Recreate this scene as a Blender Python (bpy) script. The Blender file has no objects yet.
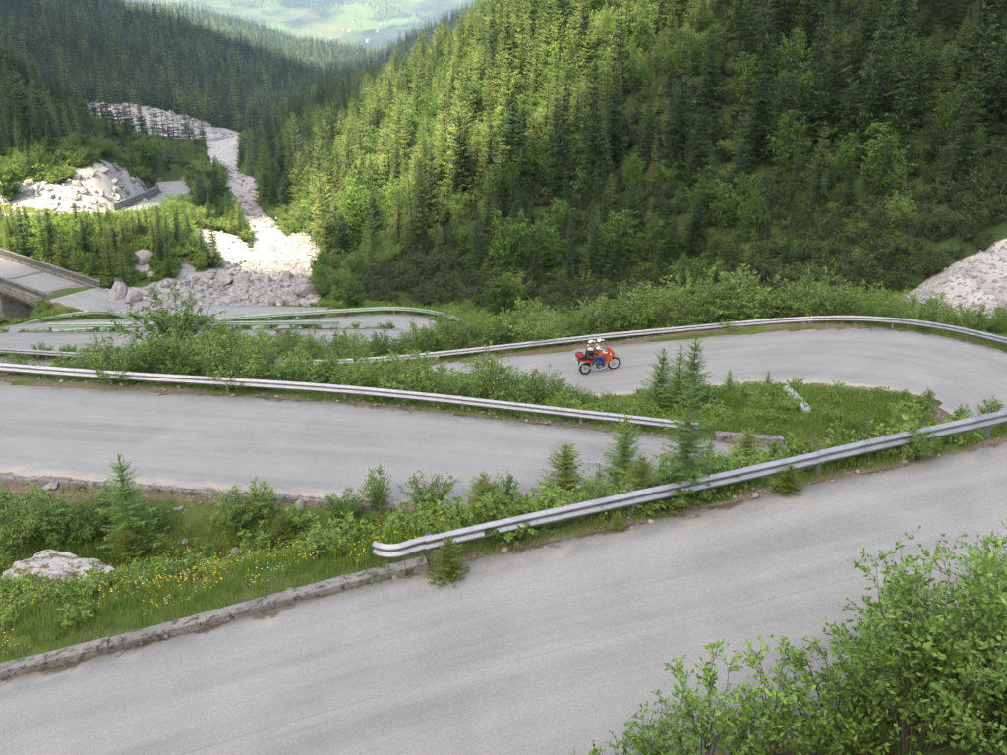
import bpy, bmesh, math, random
import numpy as np
from mathutils import Vector, Matrix, noise as mnoise

R = math.radians
random.seed(7)
rng = np.random.default_rng(11)
scene = bpy.context.scene
COL = scene.collection

# ------------------------------------------------------------------ camera
PITCH, FPX, PW, PH = R(22.0), 1000.0, 1007.0, 755.0
cam_data = bpy.data.cameras.new('camera')
cam_data.sensor_width = 36.0
cam_data.lens = 36.0 * FPX / PW
cam_data.clip_start = 0.1
cam_data.clip_end = 40000.0
camera = bpy.data.objects.new('camera', cam_data)
camera.location = (0, 0, 0)
camera.rotation_euler = (R(90) - PITCH, 0, 0)
COL.objects.link(camera)
scene.camera = camera

# ------------------------------------------------------------------ sky, sun, exposure
SUN = Vector((-0.40, -0.62, 0.98)).normalized()      # direction towards the sun
SUN_EL = math.asin(SUN.z)
SUN_AZ = math.atan2(SUN.x, SUN.y)
world = bpy.data.worlds.new('World')
scene.world = world
world.use_nodes = True
wn = world.node_tree
wn.nodes.clear()
sky = wn.nodes.new('ShaderNodeTexSky')
sky.sky_type = 'NISHITA'
sky.sun_disc = False
sky.sun_elevation = SUN_EL
sky.sun_rotation = SUN_AZ
sky.altitude = 1100
sky.air_density = 1.0
sky.dust_density = 6.0
sky.ozone_density = 0.6
bg = wn.nodes.new('ShaderNodeBackground')
bg.inputs['Strength'].default_value = 0.15
wo = wn.nodes.new('ShaderNodeOutputWorld')
wn.links.new(sky.outputs[0], bg.inputs[0])
wn.links.new(bg.outputs[0], wo.inputs[0])
sun_data = bpy.data.lights.new('sun', 'SUN')
sun_data.energy = 3.1
sun_data.angle = R(0.53)
sun_data.color = (1.0, 0.95, 0.86)
sun_ob = bpy.data.objects.new('sun', sun_data)
sun_ob.rotation_euler = SUN.to_track_quat('Z', 'Y').to_euler()
COL.objects.link(sun_ob)
vs = scene.view_settings
scene.display_settings.display_device = 'sRGB'
vs.view_transform = 'Standard'
vs.look = 'None'
vs.gamma = 1.0
vs.use_curve_mapping = False
vs.exposure = 2.36
vs.use_white_balance = True
vs.white_balance_temperature = 8300
vs.white_balance_tint = 10
cy = scene.cycles
cy.use_denoising = True
cy.use_adaptive_sampling = True
cy.adaptive_threshold = 0.03
cy.max_bounces = 4
cy.diffuse_bounces = 2
cy.use_light_tree = False
cy.glossy_bounces = 2
cy.transmission_bounces = 3
cy.transparent_max_bounces = 4
cy.volume_bounces = 0
cy.caustics_reflective = False
cy.caustics_refractive = False

# ------------------------------------------------------------------ lens geometry, used to survey the site
CP, SP = math.cos(PITCH), math.sin(PITCH)
def ray(u, v):
    a, b = (u - PW / 2) / FPX, (v - PH / 2) / FPX
    return np.array([a, CP - b * SP, -SP - b * CP])
def py(u, v, y):
    d = ray(u, v)
    return d * (y / d[1])
def pz(u, v, z):
    d = ray(u, v)
    return d * (z / d[2])
def proj(x, y, z):
    dep = np.maximum(y * CP - z * SP, 0.01)
    up = y * SP + z * CP
    return PW / 2 + FPX * x / dep, PH / 2 - FPX * up / dep, dep
def inpoly(u, v, poly):
    u = np.asarray(u, float); v = np.asarray(v, float)
    c = np.zeros(u.shape, bool)
    n = len(poly)
    for i in range(n):
        x0, y0 = poly[i]; x1, y1 = poly[(i + 1) % n]
        if y0 == y1: continue
        t = ((y0 > v) != (y1 > v)) & (u < (x1 - x0) * (v - y0) / (y1 - y0) + x0)
        c ^= t
    return c

def catmull(pts, step=0.6):
    P = [np.array(p, float) for p in pts]
    P = [2 * P[0] - P[1]] + P + [2 * P[-1] - P[-2]]
    out = []
    for i in range(1, len(P) - 2):
        p0, p1, p2, p3 = P[i - 1:i + 3]
        n = max(2, int(np.linalg.norm(p2 - p1) / step))
        for k in range(n):
            t = k / n
            out.append(0.5 * ((2 * p1) + (-p0 + p2) * t + (2 * p0 - 5 * p1 + 4 * p2 - p3) * t * t + (-p0 + 3 * p1 - 3 * p2 + p3) * t ** 3))
    out.append(P[-2])
    return np.array(out)
def catmull_pair(a, b, step=0.5):
    A, B = [], []
    for Q, O in ((a, A), (b, B)):
        P = [np.array(p, float) for p in Q]
        P = [2 * P[0] - P[1]] + P + [2 * P[-1] - P[-2]]
        for i in range(1, len(P) - 2):
            la = np.linalg.norm(np.subtract(a[i], a[i - 1])); lb = np.linalg.norm(np.subtract(b[i], b[i - 1]))
            n = max(2, int(max(la, lb) / step))
            p0, p1, p2, p3 = P[i - 1:i + 3]
            for k in range(n):
                t = k / n
                O.append(0.5 * ((2 * p1) + (-p0 + p2) * t + (2 * p0 - 5 * p1 + 4 * p2 - p3) * t * t + (-p0 + 3 * p1 - 3 * p2 + p3) * t ** 3))
        O.append(P[-2])
    return np.array(A), np.array(B)
def resample(P, n=None, step=None):
    P = np.asarray(P, float)
    s = np.r_[0, np.cumsum(np.linalg.norm(np.diff(P, axis=0), axis=1))]
    if n is None: n = max(2, int(round(s[-1] / step)) + 1)
    q = np.linspace(0, s[-1], n)
    return np.stack([np.interp(q, s, P[:, k]) for k in range(P.shape[1])], 1)
def offset_xy(P, d):
    P = np.asarray(P, float)
    t = np.gradient(P[:, :2], axis=0)
    t /= np.linalg.norm(t, axis=1)[:, None] + 1e-9
    Q = P.copy()
    Q[:, 0] += -t[:, 1] * d
    Q[:, 1] += t[:, 0] * d
    return Q

# ------------------------------------------------------------------ object helpers
def tag(o, label=None, cat=None, group=None, kind=None):
    if label: o['label'] = label
    if cat: o['category'] = cat
    if group: o['group'] = group
    if kind: o['kind'] = kind
    return o
def link(o, parent=None):
    COL.objects.link(o)
    if parent is not None: o.parent = parent
    return o
def empty(name, loc=(0, 0, 0), rz=0.0, sc=1.0):
    o = bpy.data.objects.new(name, None)
    o.empty_display_size = 0.3
    o.location = loc
    o.rotation_euler = (0, 0, rz)
    o.scale = (sc, sc, sc)
    return link(o)
def mesh(name, v, f, mat=None, smooth=False, mats=None, midx=None):
    me = bpy.data.meshes.new(name)
    v = np.asarray(v, np.float32)
    if isinstance(f, np.ndarray) and f.ndim == 2:
        k = f.shape[1]; nf = len(f)
        me.vertices.add(len(v)); me.vertices.foreach_set('co', v.ravel())
        me.loops.add(nf * k); me.loops.foreach_set('vertex_index', f.astype(np.int32).ravel())
        me.polygons.add(nf)
        me.polygons.foreach_set('loop_start', np.arange(0, nf * k, k, dtype=np.int32))
        me.polygons.foreach_set('loop_total', np.full(nf, k, np.int32))
        me.update(calc_edges=True)
    else:
        me.from_pydata(v.tolist(), [], [list(q) for q in f])
        me.update()
    if mat: me.materials.append(mat)
    if mats:
        for m in mats: me.materials.append(m)
    if midx is not None: me.polygons.foreach_set('material_index', np.asarray(midx, np.int32))
    if smooth: me.polygons.foreach_set('use_smooth', np.ones(len(me.polygons), bool))
    return me
def obj(name, me, parent=None, loc=None, rot=None, sc=None):
    o = bpy.data.objects.new(name, me)
    if loc is not None: o.location = loc
    if rot is not None: o.rotation_euler = rot
    if sc is not None: o.scale = (sc, sc, sc) if np.isscalar(sc) else sc
    return link(o, parent)

class MB:
    """collects simple shapes into one mesh"""
    def __init__(s): s.v = []; s.f = []
    def add(s, v, f):
        b = len(s.v); s.v += [tuple(p) for p in v]; s.f += [tuple(i + b for i in q) for q in f]; return s
    def box(s, c, d, M=None):
        x, y, z = d[0] / 2, d[1] / 2, d[2] / 2
        vs_ = [Vector((sx * x, sy * y, sz * z)) for sx in (-1, 1) for sy in (-1, 1) for sz in (-1, 1)]
        if M is not None: vs_ = [M @ p for p in vs_]
        vs_ = [p + Vector(c) for p in vs_]
        return s.add(vs_, [(0, 1, 3, 2), (4, 6, 7, 5), (0, 4, 5, 1), (2, 3, 7, 6), (0, 2, 6, 4), (1, 5, 7, 3)])
    def tube(s, pts, rad, n=8, cap=True):
        P = [Vector(p) for p in pts]
        rr = rad if hasattr(rad, '__len__') else [rad] * len(P)
        b = len(s.v); ref = None
        for i, p in enumerate(P):
            t = (P[min(i + 1, len(P) - 1)] - P[max(i - 1, 0)]).normalized()
            if ref is None: ref = Vector((0, 0, 1)) if abs(t.z) < 0.9 else Vector((1, 0, 0))
            a = t.cross(ref).normalized(); c = a.cross(t).normalized(); ref = c
            for k in range(n):
                q = 2 * math.pi * k / n
                s.v.append(tuple(p + a * (math.cos(q) * rr[i]) + c * (math.sin(q) * rr[i])))
        for i in range(len(P) - 1):
            for k in range(n):
                k2 = (k + 1) % n
                s.f.append((b + i * n + k, b + i * n + k2, b + (i + 1) * n + k2, b + (i + 1) * n + k))
        if cap:
            s.f.append(tuple(b + k for k in range(n))[::-1])
            s.f.append(tuple(b + (len(P) - 1) * n + k for k in range(n)))
        return s
    def ring(s, c, axis, r, tr, n=24, m=8, sq=1.0):
        """torus: radius r, tube tr (sq squashes it across)"""
        ax = Vector(axis).normalized()
        a = ax.orthogonal().normalized(); e = ax.cross(a)
        b = len(s.v)
        for i in range(n):
            q = 2 * math.pi * i / n
            d = a * math.cos(q) + e * math.sin(q)
            for j in range(m):
                w = 2 * math.pi * j / m
                s.v.append(tuple(Vector(c) + d * (r + tr * math.cos(w)) + ax * (tr * sq * math.sin(w))))
        for i in range(n):
            for j in range(m):
                i2, j2 = (i + 1) % n, (j + 1) % m
                s.f.append((b + i * m + j, b + i2 * m + j, b + i2 * m + j2, b + i * m + j2))
        return s
    def loft(s, secs, cap=True):
        """closed cross sections of equal point count, joined"""
        b = len(s.v); n = len(secs[0])
        for q in secs: s.v += [tuple(p) for p in q]
        for i in range(len(secs) - 1):
            for k in range(n):
                k2 = (k + 1) % n
                s.f.append((b + i * n + k, b + i * n + k2, b + (i + 1) * n + k2, b + (i + 1) * n + k))
        if cap:
            s.f.append(tuple(b + k for k in range(n))[::-1])
            s.f.append(tuple(b + (len(secs) - 1) * n + k for k in range(n)))
        return s
    def me(s, name, mat, smooth=False): return mesh(name, s.v, s.f, mat, smooth)

# ------------------------------------------------------------------ materials
def new_mat(name):
    m = bpy.data.materials.new(name); m.use_nodes = True
    nt = m.node_tree; nt.nodes.clear()
    return m, nt
def nd(nt, typ, **kw):
    n = nt.nodes.new(typ)
    for k, v in kw.items():
        if k.startswith('i_'):
            key = k[2:]
            key = int(key) if key.isdigit() else key.replace('_', ' ')
            n.inputs[key].default_value = v
        else: setattr(n, k, v)
    return n
def mixc(nt, fac, a, b, blend='MIX'):
    n = nt.nodes.new('ShaderNodeMix'); n.data_type = 'RGBA'; n.blend_type = blend
    for sock, val in ((n.inputs[0], fac), (n.inputs[6], a), (n.inputs[7], b)):
        if hasattr(val, 'links') or isinstance(val, bpy.types.NodeSocket): nt.links.new(val, sock)
        elif isinstance(val, (int, float)): sock.default_value = val
        else: sock.default_value = (*val, 1.0) if len(val) == 3 else val
    return n.outputs[2]
def noise_tex(nt, scale, detail=4, rough=0.6, vec=None, dist=0.0):
    n = nd(nt, 'ShaderNodeTexNoise', i_Scale=scale, i_Detail=detail, i_Roughness=rough, i_Distortion=dist)
    if vec is not None: nt.links.new(vec, n.inputs['Vector'])
    return n.outputs[0]
def ramp(nt, val, lo, hi, a=0.0, b=1.0):
    n = nd(nt, 'ShaderNodeMapRange', i_1=lo, i_2=hi, i_3=a, i_4=b)
    nt.links.new(val, n.inputs[0]); return n.outputs[0]
def math_n(nt, op, a, b=None):
    n = nt.nodes.new('ShaderNodeMath'); n.operation = op
    for s_, val in ((n.inputs[0], a), (n.inputs[1], b)):
        if val is None: continue
        if isinstance(val, bpy.types.NodeSocket): nt.links.new(val, s_)
        else: s_.default_value = val
    return n.outputs[0]
def finish(nt, color, rough=0.9, bump=None, bump_s=0.3, bump_d=0.02, metal=0.0, spec=0.3):
    p = nt.nodes.new('ShaderNodeBsdfPrincipled'); o = nt.nodes.new('ShaderNodeOutputMaterial')
    if isinstance(color, bpy.types.NodeSocket): nt.links.new(color, p.inputs['Base Color'])
    else: p.inputs['Base Color'].default_value = (*color, 1)
    if isinstance(rough, bpy.types.NodeSocket): nt.links.new(rough, p.inputs['Roughness'])
    else: p.inputs['Roughness'].default_value = rough
    p.inputs['Metallic'].default_value = metal
    p.inputs['Specular IOR Level'].default_value = spec
    if bump is not None:
        b = nd(nt, 'ShaderNodeBump', i_Strength=bump_s, i_Distance=bump_d)
        nt.links.new(bump, b.inputs['Height']); nt.links.new(b.outputs[0], p.inputs['Normal'])
    nt.links.new(p.outputs[0], o.inputs[0])
    return p
def simple(name, col, rough=0.6, metal=0.0, var=0.12, scale=8.0, spec=0.4):
    m, nt = new_mat(name)
    tc = nt.nodes.new('ShaderNodeTexCoord')
    n = noise_tex(nt, scale, 4, 0.6, tc.outputs['Object'])
    c = mixc(nt, ramp(nt, n, 0.3, 0.7), tuple(x * (1 - var) for x in col), tuple(min(1, x * (1 + var)) for x in col))
    finish(nt, c, rough, metal=metal, spec=spec)
    return m
def leaf_mat(name, dark, light, odd=None, transl=0.35, rough=0.55):
    """foliage: tone varies from leaf to leaf and from plant to plant"""
    m, nt = new_mat(name)
    g = nt.nodes.new('ShaderNodeNewGeometry'); oi = nt.nodes.new('ShaderNodeObjectInfo')
    c = mixc(nt, g.outputs['Random Per Island'], dark, light)
    if odd is not None:
        c = mixc(nt, ramp(nt, oi.outputs['Random'], 0.3, 1.0, 0.0, 0.85), c, odd)
    hs = nd(nt, 'ShaderNodeHueSaturation')
    nt.links.new(ramp(nt, oi.outputs['Random'], 0, 1, 0.78, 1.22), hs.inputs['Value'])
    nt.links.new(c, hs.inputs['Color'])
    d = nd(nt, 'ShaderNodeBsdfPrincipled', i_Roughness=rough)
    d.inputs['Specular IOR Level'].default_value = 0.25
    t = nt.nodes.new('ShaderNodeBsdfTranslucent')
    tcol = mixc(nt, 0.5, hs.outputs[0], (0.16, 0.26, 0.03))
    nt.links.new(hs.outputs[0], d.inputs['Base Color']); nt.links.new(tcol, t.inputs[0])
    mx = nd(nt, 'ShaderNodeMixShader', i_0=transl)
    nt.links.new(d.outputs[0], mx.inputs[1]); nt.links.new(t.outputs[0], mx.inputs[2])
    o = nt.nodes.new('ShaderNodeOutputMaterial'); nt.links.new(mx.outputs[0], o.inputs[0])
    return m

def rock_mat(name, a, b, dark, scale=1.0, moss=None):
    m, nt = new_mat(name)
    tc = nt.nodes.new('ShaderNodeTexCoord'); oi = nt.nodes.new('ShaderNodeObjectInfo')
    v = tc.outputs['Object']
    n1 = noise_tex(nt, 1.6 * scale, 6, 0.65, v); n2 = noise_tex(nt, 9 * scale, 5, 0.7, v)
    vo = nd(nt, 'ShaderNodeTexVoronoi', feature='DISTANCE_TO_EDGE', i_Scale=2.2 * scale); nt.links.new(v, vo.inputs['Vector'])
    c = mixc(nt, ramp(nt, n1, 0.35, 0.65), a, b)
    c = mixc(nt, ramp(nt, n2, 0.5, 0.72, 0, 0.75), c, dark)
    c = mixc(nt, ramp(nt, vo.outputs[0], 0.0, 0.05, 0.55, 0), c, dark)
    hs = nd(nt, 'ShaderNodeHueSaturation'); nt.links.new(c, hs.inputs['Color'])
    nt.links.new(ramp(nt, oi.outputs['Random'], 0, 1, 0.8, 1.12), hs.inputs['Value'])
    c = hs.outputs[0]
    if moss:
        c = mixc(nt, ramp(nt, noise_tex(nt, 2.3 * scale, 5, 0.7, v), 0.5, 0.58, 0, 0.9), c, moss)
    finish(nt, c, 0.92, n2, 0.6, 0.05)
    return m

def asphalt_mat():
    """uv.x runs across the lane (0..1), uv.y along it in metres"""
    m, nt = new_mat('old_asphalt')
    uv = nd(nt, 'ShaderNodeUVMap', uv_map='lane')
    tc = nt.nodes.new('ShaderNodeTexCoord')
    sep = nt.nodes.new('ShaderNodeSeparateXYZ'); nt.links.new(uv.outputs[0], sep.inputs[0])
    st = nd(nt, 'ShaderNodeMapping'); st.inputs['Scale'].default_value = (9.0, 0.085, 1.0); nt.links.new(uv.outputs[0], st.inputs['Vector'])
    streak = noise_tex(nt, 1.0, 3, 0.6, st.outputs[0], 0.6)
    st2 = nd(nt, 'ShaderNodeMapping'); st2.inputs['Scale'].default_value = (30.0, 0.2, 1.0); nt.links.new(uv.outputs[0], st2.inputs['Vector'])
    streak2 = noise_tex(nt, 1.0, 2, 0.6, st2.outputs[0], 0.4)
    patch = noise_tex(nt, 0.42, 4, 0.62, tc.outputs['Object'], 0.5)
    grain = noise_tex(nt, 48, 2, 0.85, tc.outputs['Object'])
    speck = noise_tex(nt, 18, 2, 0.6, tc.outputs['Object'])
    c = mixc(nt, ramp(nt, streak, 0.32, 0.68), (0.246, 0.246, 0.237), (0.330, 0.329, 0.315))
    c = mixc(nt, ramp(nt, patch, 0.42, 0.72, 0, 0.5), c, (0.410, 0.408, 0.392))
    c = mixc(nt, ramp(nt, streak2, 0.55, 0.78, 0, 0.30), c, (0.20, 0.203, 0.20))
    c = mixc(nt, ramp(nt, grain, 0.38, 0.62, 0.0, 0.55), c, (0.17, 0.172, 0.168))
    c = mixc(nt, ramp(nt, speck, 0.55, 0.72, 0.0, 0.22), c, (0.43, 0.43, 0.42))
    joint = math_n(nt, 'MULTIPLY', ramp(nt, math_n(nt, 'ABSOLUTE', math_n(nt, 'SUBTRACT', math_n(nt, 'ADD', sep.outputs[0], math_n(nt, 'MULTIPLY', streak2, .006)), .508)), 0.001, 0.0035, 1, 0), ramp(nt, patch, .40, .55))
    c = mixc(nt, math_n(nt, 'MULTIPLY', joint, .32), c, (0.13, 0.13, 0.13))
    # sandy, worn margins with a ragged limit
    e = math_n(nt, 'ABSOLUTE', math_n(nt, 'SUBTRACT', sep.outputs[0], 0.5))
    rag = noise_tex(nt, 1.1, 4, 0.7, tc.outputs['Object'])
    lim = math_n(nt, 'ADD', e, math_n(nt, 'MULTIPLY', math_n(nt, 'SUBTRACT', rag, 0.5), 0.25))
    c = mixc(nt, ramp(nt, lim, 0.42, 0.47, 0, 0.75), c, (0.38, 0.355, 0.315))
    c = mixc(nt, ramp(nt, math_n(nt, 'ADD', lim, math_n(nt, 'MULTIPLY', speck, 0.05)), 0.505, 0.53, 0, 0.85), c, (0.14, 0.115, 0.075))
    finish(nt, c, 0.93, spec=0.2)
    return m

def terrain_mat():
    """zone colours: R = limestone, G = forest floor, B = dirt, A = meadow"""
    m, nt = new_mat('mountain_ground')
    tc = nt.nodes.new('ShaderNodeTexCoord'); v = tc.outputs['Object']
    at = nd(nt, 'ShaderNodeAttribute', attribute_name='zone')
    sep = nt.nodes.new('ShaderNodeSeparateColor'); nt.links.new(at.outputs['Color'], sep.inputs[0])
    n1 = noise_tex(nt, 0.6, 4, 0.65, v); n2 = noise_tex(nt, 4.5, 3, 0.7, v); n3 = noise_tex(nt, 22, 2, 0.7, v)
    grass = mixc(nt, ramp(nt, n1, 0.35, 0.65), (0.06, 0.105, 0.025), (0.115, 0.15, 0.045))
    grass = mixc(nt, ramp(nt, n2, 0.52, 0.7, 0, 0.7), grass, (0.10, 0.075, 0.04))
    forest = mixc(nt, ramp(nt, n2, 0.4, 0.65), (0.028, 0.056, 0.016), (0.066, 0.100, 0.034))
    rock = mixc(nt, ramp(nt, n1, 0.35, 0.65), (0.31, 0.30, 0.288), (0.47, 0.455, 0.435))
    rock = mixc(nt, ramp(nt, n2, 0.52, 0.68, 0, 0.75), rock, (0.20, 0.19, 0.18))
    rock = mixc(nt, ramp(nt, n3, 0.5, 0.72, 0, 0.5), rock, (0.47, 0.455, 0.43))
    dirt = mixc(nt, ramp(nt, n3, 0.35, 0.65), (0.085, 0.066, 0.042), (0.22, 0.185, 0.13))
    mead = mixc(nt, ramp(nt, noise_tex(nt, 0.0032, 5, 0.6, v), 0.44, 0.56), (0.088, 0.135, 0.038), (0.015, 0.032, 0.018))
    mead = mixc(nt, ramp(nt, noise_tex(nt, 0.0018, 4, 0.6, v), 0.55, 0.65, 0, 0.7), mead, (0.12, 0.125, 0.06))
    jit = math_n(nt, 'MULTIPLY', math_n(nt, 'SUBTRACT', n1, 0.5), 1.1)
    def m_(ch, lo=0.35, hi=0.65): return ramp(nt, math_n(nt, 'ADD', ch, jit), lo, hi)
    c = mixc(nt, m_(sep.outputs[1]), grass, forest)
    c = mixc(nt, m_(sep.outputs[2]), c, dirt)
    c = mixc(nt, m_(sep.outputs[0]), c, rock)
    c = mixc(nt, ramp(nt, at.outputs['Alpha'], 0.3, 0.7), c, mead)
    finish(nt, c, 0.95, spec=0.1)
    return m

MAT = {}
MAT['terrain'] = terrain_mat()
MAT['asphalt'] = asphalt_mat()
MAT['limestone'] = rock_mat('limestone', (0.27, 0.26, 0.252), (0.42, 0.408, 0.392), (0.13, 0.126, 0.118))
MAT['mossy'] = rock_mat('mossy_limestone', (0.40, 0.385, 0.375), (0.56, 0.545, 0.525), (0.18, 0.17, 0.16), 1.4, (0.13, 0.10, 0.035))
# ------------------------------------------------------------------ roads: paired edges surveyed on the site
ROAD_UP = ([(-34, 8.5, -13.2), (-20, 10.9, -12.2), (-8.45, 13.66, -11.0), (-1.9, 15.55, -10.2), (4, 17.05, -9.6), (10.5, 18.8, -9.0), (22, 21.8, -7.9), (42, 27, -6.2)],
           [(-32, 2.0, -13.2), (-18.5, 5.0, -12.2), (-7, 7.8, -11.0), (-0.4, 9.7, -10.2), (5.6, 11.2, -9.6), (12, 12.9, -9.0), (23.7, 15.8, -7.9), (44, 21, -6.2)])
ROAD_HAIRPIN = ([(-40, 33.5, -11.6), (-17, 31.4, -12.8), (-5.5, 30.9, -13.4), (3.1, 30.3, -14.1), (6.5, 30.1, -14.4), (11, 30.4, -14.8), (14.8, 32, -15.2), (16.8, 35.3, -15.7),
                 (16.3, 38.6, -16.3), (12, 41.3, -17.0), (4.9, 42.7, -18.2), (-6, 43.5, -19.5), (-16, 44.8, -20.3), (-25, 46.8, -20.9), (-40, 50.5, -21.6)],
                [(-37, 26.5, -11.7), (-15, 24.8, -12.85), (-5, 24.4, -13.5), (3, 24.0, -14.1), (7, 23.7, -14.45), (14, 24, -14.9), (20.5, 28, -15.3), (24, 35.5, -15.65),
                 (23, 42.8, -16.0), (18, 49.4, -17.1), (7, 50.9, -18.5), (-6, 50.3, -19.7), (-14, 51.6, -20.4), (-23, 53.8, -20.9), (-37, 57.5, -21.6)])
def edges_from_center(c, w):
    C = catmull(c, 0.6)
    return offset_xy(C, w / 2), offset_xy(C, -w / 2)
VALLEY_C = [(-46, 60, -22.0), (-30, 61.5, -22.5), (-18, 63.5, -23.0), (-9, 65.8, -23.7), (-5.0, 69.3, -24.6), (-8, 72.8, -25.0), (-12.6, 73.2, -25.3), (-23, 71.8, -25.6), (-30, 70.5, -25.8), (-36, 69.7, -26.0), (-52, 69.2, -26.6)]
LOW_C = [(-58, 73.5, -27.4), (-45, 75.0, -27.1), (-39, 76.4, -26.9), (-34.5, 76.9, -26.7), (-30.5, 75.9, -26.3), (-26.5, 73.4, -25.75), (-22, 71.9, -25.63)]
APP_C = [(-16, 81.5, -27.3), (-22, 83, -27.6), (-28, 84.2, -27.9), (-33.5, 86.6, -28.3), (-38, 90, -28.6), (-41.5, 92.7, -28.7)]
BRIDGE_C = [(-41.5, 92.7, -28.7), (-53, 102.0, -28.9), (-70, 115.7, -29.2)]
BANK_C = [(-90, 122, -29.0), (-75, 126.5, -29.1), (-57.5, 128.5, -29.4), (-52.5, 134, -30.4), (-53.5, 150, -32.5), (-56.8, 172, -35.0), (-64, 192, -37.0)]
def road_edges(pair): return catmull_pair(pair[0], pair[1], 0.5)
RE = {'up': road_edges(ROAD_UP), 'hair': road_edges(ROAD_HAIRPIN)}
RE['valley'] = edges_from_center(VALLEY_C, 4.7)
RE['low'] = edges_from_center(LOW_C, 4.3)
RE['app'] = edges_from_center(APP_C, 5.2)
RE['bank'] = edges_from_center(BANK_C, 5.2)

# ------------------------------------------------------------------ terrain height: survey points, smoothly interpolated
CTRL = []
def cp(*pts):
    for p in pts: CTRL.append(p)
def cq(*pts):
    for u, v, y in pts: CTRL.append(tuple(py(u, v, y)))
for key, st in (('up', 2.5), ('hair', 2.5), ('valley', 3), ('low', 3), ('app', 3), ('bank', 6)):
    for E in RE[key]:
        for p in resample(E, step=st): cp(tuple(p))
# the photographer's bank above the upper road
cp((-30, -4, -6.5), (-14, 0, -3.5), (0, 0.0, -1.75), (12, 1, -1.6), (30, 4, -1.0), (-12, 3.2, -6.4), (0, 4.4, -5.4), (9, 6, -5.0), (24, 9, -3.6),
   (-8, 6.0, -9.0), (0, 7.6, -8.2), (7, 9.2, -8.0), (13, 10.8, -7.3), (0, -20, 3), (-60, -30, -6), (60, -30, 12), (0, -80, 40), (120, -60, 60), (-140, -60, 10))
# bank below the upper road, ditch in front of the middle road
for x in (-26, -21, -16, -12, -8, -4, -1): 
    r = np.interp(x, [-15, -5], [24.8, 24.4]); z = np.interp(x, [-37, -15, -5, 3], [-11.7, -12.85, -13.5, -14.1])
    cp((x, r - 1.1, z - 0.75), (x, r - 2.3, z - 1.0))
    ye = np.interp(x, [-20, -8.45, -1.9], [10.9, 13.66, 15.55]); ze = np.interp(x, [-20, -8.45, -1.9], [-12.2, -11.0, -10.2])
    cp((x - 0.3, ye + 1.5, ze - 0.05))
cp((3, 20, -11.4), (8, 21, -11.6), (1, 21.3, -12.6), (12, 21.8, -11.2), (6, 18.6, -9.6), (18, 23, -10.3), (-2, 18, -11.0), (24, 25.5, -10.2), (26, 30, -13), (-6, 18.5, -12.2))
# island inside the hairpin
cp((10, 34, -15.2), (13, 36.5, -15.7), (8, 38.5, -16.6), (4, 36, -16.0), (0, 35, -15.6), (0, 39, -17.6), (-8, 37, -16.6), (-16, 37, -16.0), (-26, 40, -16.4), (-8, 41, -18.8), (5, 32.0, -14.7), (8, 32, -14.8))
# outer banks of the far leg
cp((24, 53, -19.0), (18, 56, -20.6), (10, 57, -21.6), (2, 57.5, -22.3), (-8, 57, -22.2), (-18, 59.2, -21.9), (28, 47, -17.0), (30, 38, -15.8), (32, 58, -18.8), (40, 45, -15), (45, 55, -14))
cp((4, 64, -25), (6, 72, -26.5), (0, 80, -27.5), (-10, 82, -27.2), (-8, 88, -29.5), (-22, 89, -30), (16, 68, -26), (26, 64, -23))
# the scree chute on the right
cq((920, 300, 62), (960, 300, 60), (1007, 305, 58), (1007, 252, 66), (960, 275, 63.5))
cp((50, 70, -12), (60, 60, -8), (80, 80, 5))
# the forested right-hand slope
cq((500, 290, 90), (500, 220, 108), (500, 150, 130), (500, 80, 158), (510, 34, 200),
   (600, 290, 88), (600, 220, 100), (600, 150, 116), (600, 80, 135), (600, 5, 160),
   (700, 290, 85), (700, 220, 93), (700, 150, 105), (700, 80, 117), (700, 2, 132),
   (850, 280, 70), (850, 220, 80), (850, 150, 92), (850, 80, 104), (850, 2, 120),
   (1000, 215, 70), (1000, 150, 82), (1000, 80, 94), (1000, 2, 108),
   (400, 275, 100), (400, 215, 124), (400, 150, 160), (400, 112, 200), (405, 90, 262), (450, 66, 235), (340, 235, 128), (340, 150, 205), (345, 100, 330), (360, 85, 400),
   (320, 270, 118), (300, 205, 175), (290, 150, 290), (270, 130, 420))
cp((90, 140, 18), (60, 160, 26), (30, 185, 24), (10, 230, 0), (150, 200, 90), (60, 260, 60), (0, 320, -24), (140, 100, 45), (250, 300, 180), (30, 420, -8), (130, 500, 90), (500, 600, 300), (-40, 460, -60), (0, 700, -60), (300, 1000, 160), (-20, 330, -36))
# torrent bed
cq((150, 312, 94), (200, 305, 99), (250, 320, 93), (250, 300, 103), (300, 300, 101), (320, 292, 105), (200, 283, 112), (260, 280, 114), (290, 260, 128), (265, 240, 140), (245, 215, 165),
   (240, 190, 212), (226, 166, 292), (232, 145, 390), (190, 146, 400), (250, 138, 480))
cp((-44, 97, -33.8), (-55, 97, -35), (-60, 103, -35), (-50, 106, -34.2), (-66, 98, -35), (-80, 100, -36), (-38, 98, -32.6), (-46, 88, -31.5), (-56, 86, -32), (-56, 90, -33.5), (-40, 84, -28.8), (-48, 82, -28.8))
# spur with young larches between bridge and bank road
cq((70, 258, 110), (120, 262, 112), (150, 262, 113), (200, 266, 116), (100, 222, 120), (30, 224, 121), (170, 232, 124), (205, 240, 130), (235, 262, 128), (200, 215, 150), (225, 225, 150), (20, 262, 112))
cp((-70, 118, -31), (-95, 112, -28))
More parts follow.
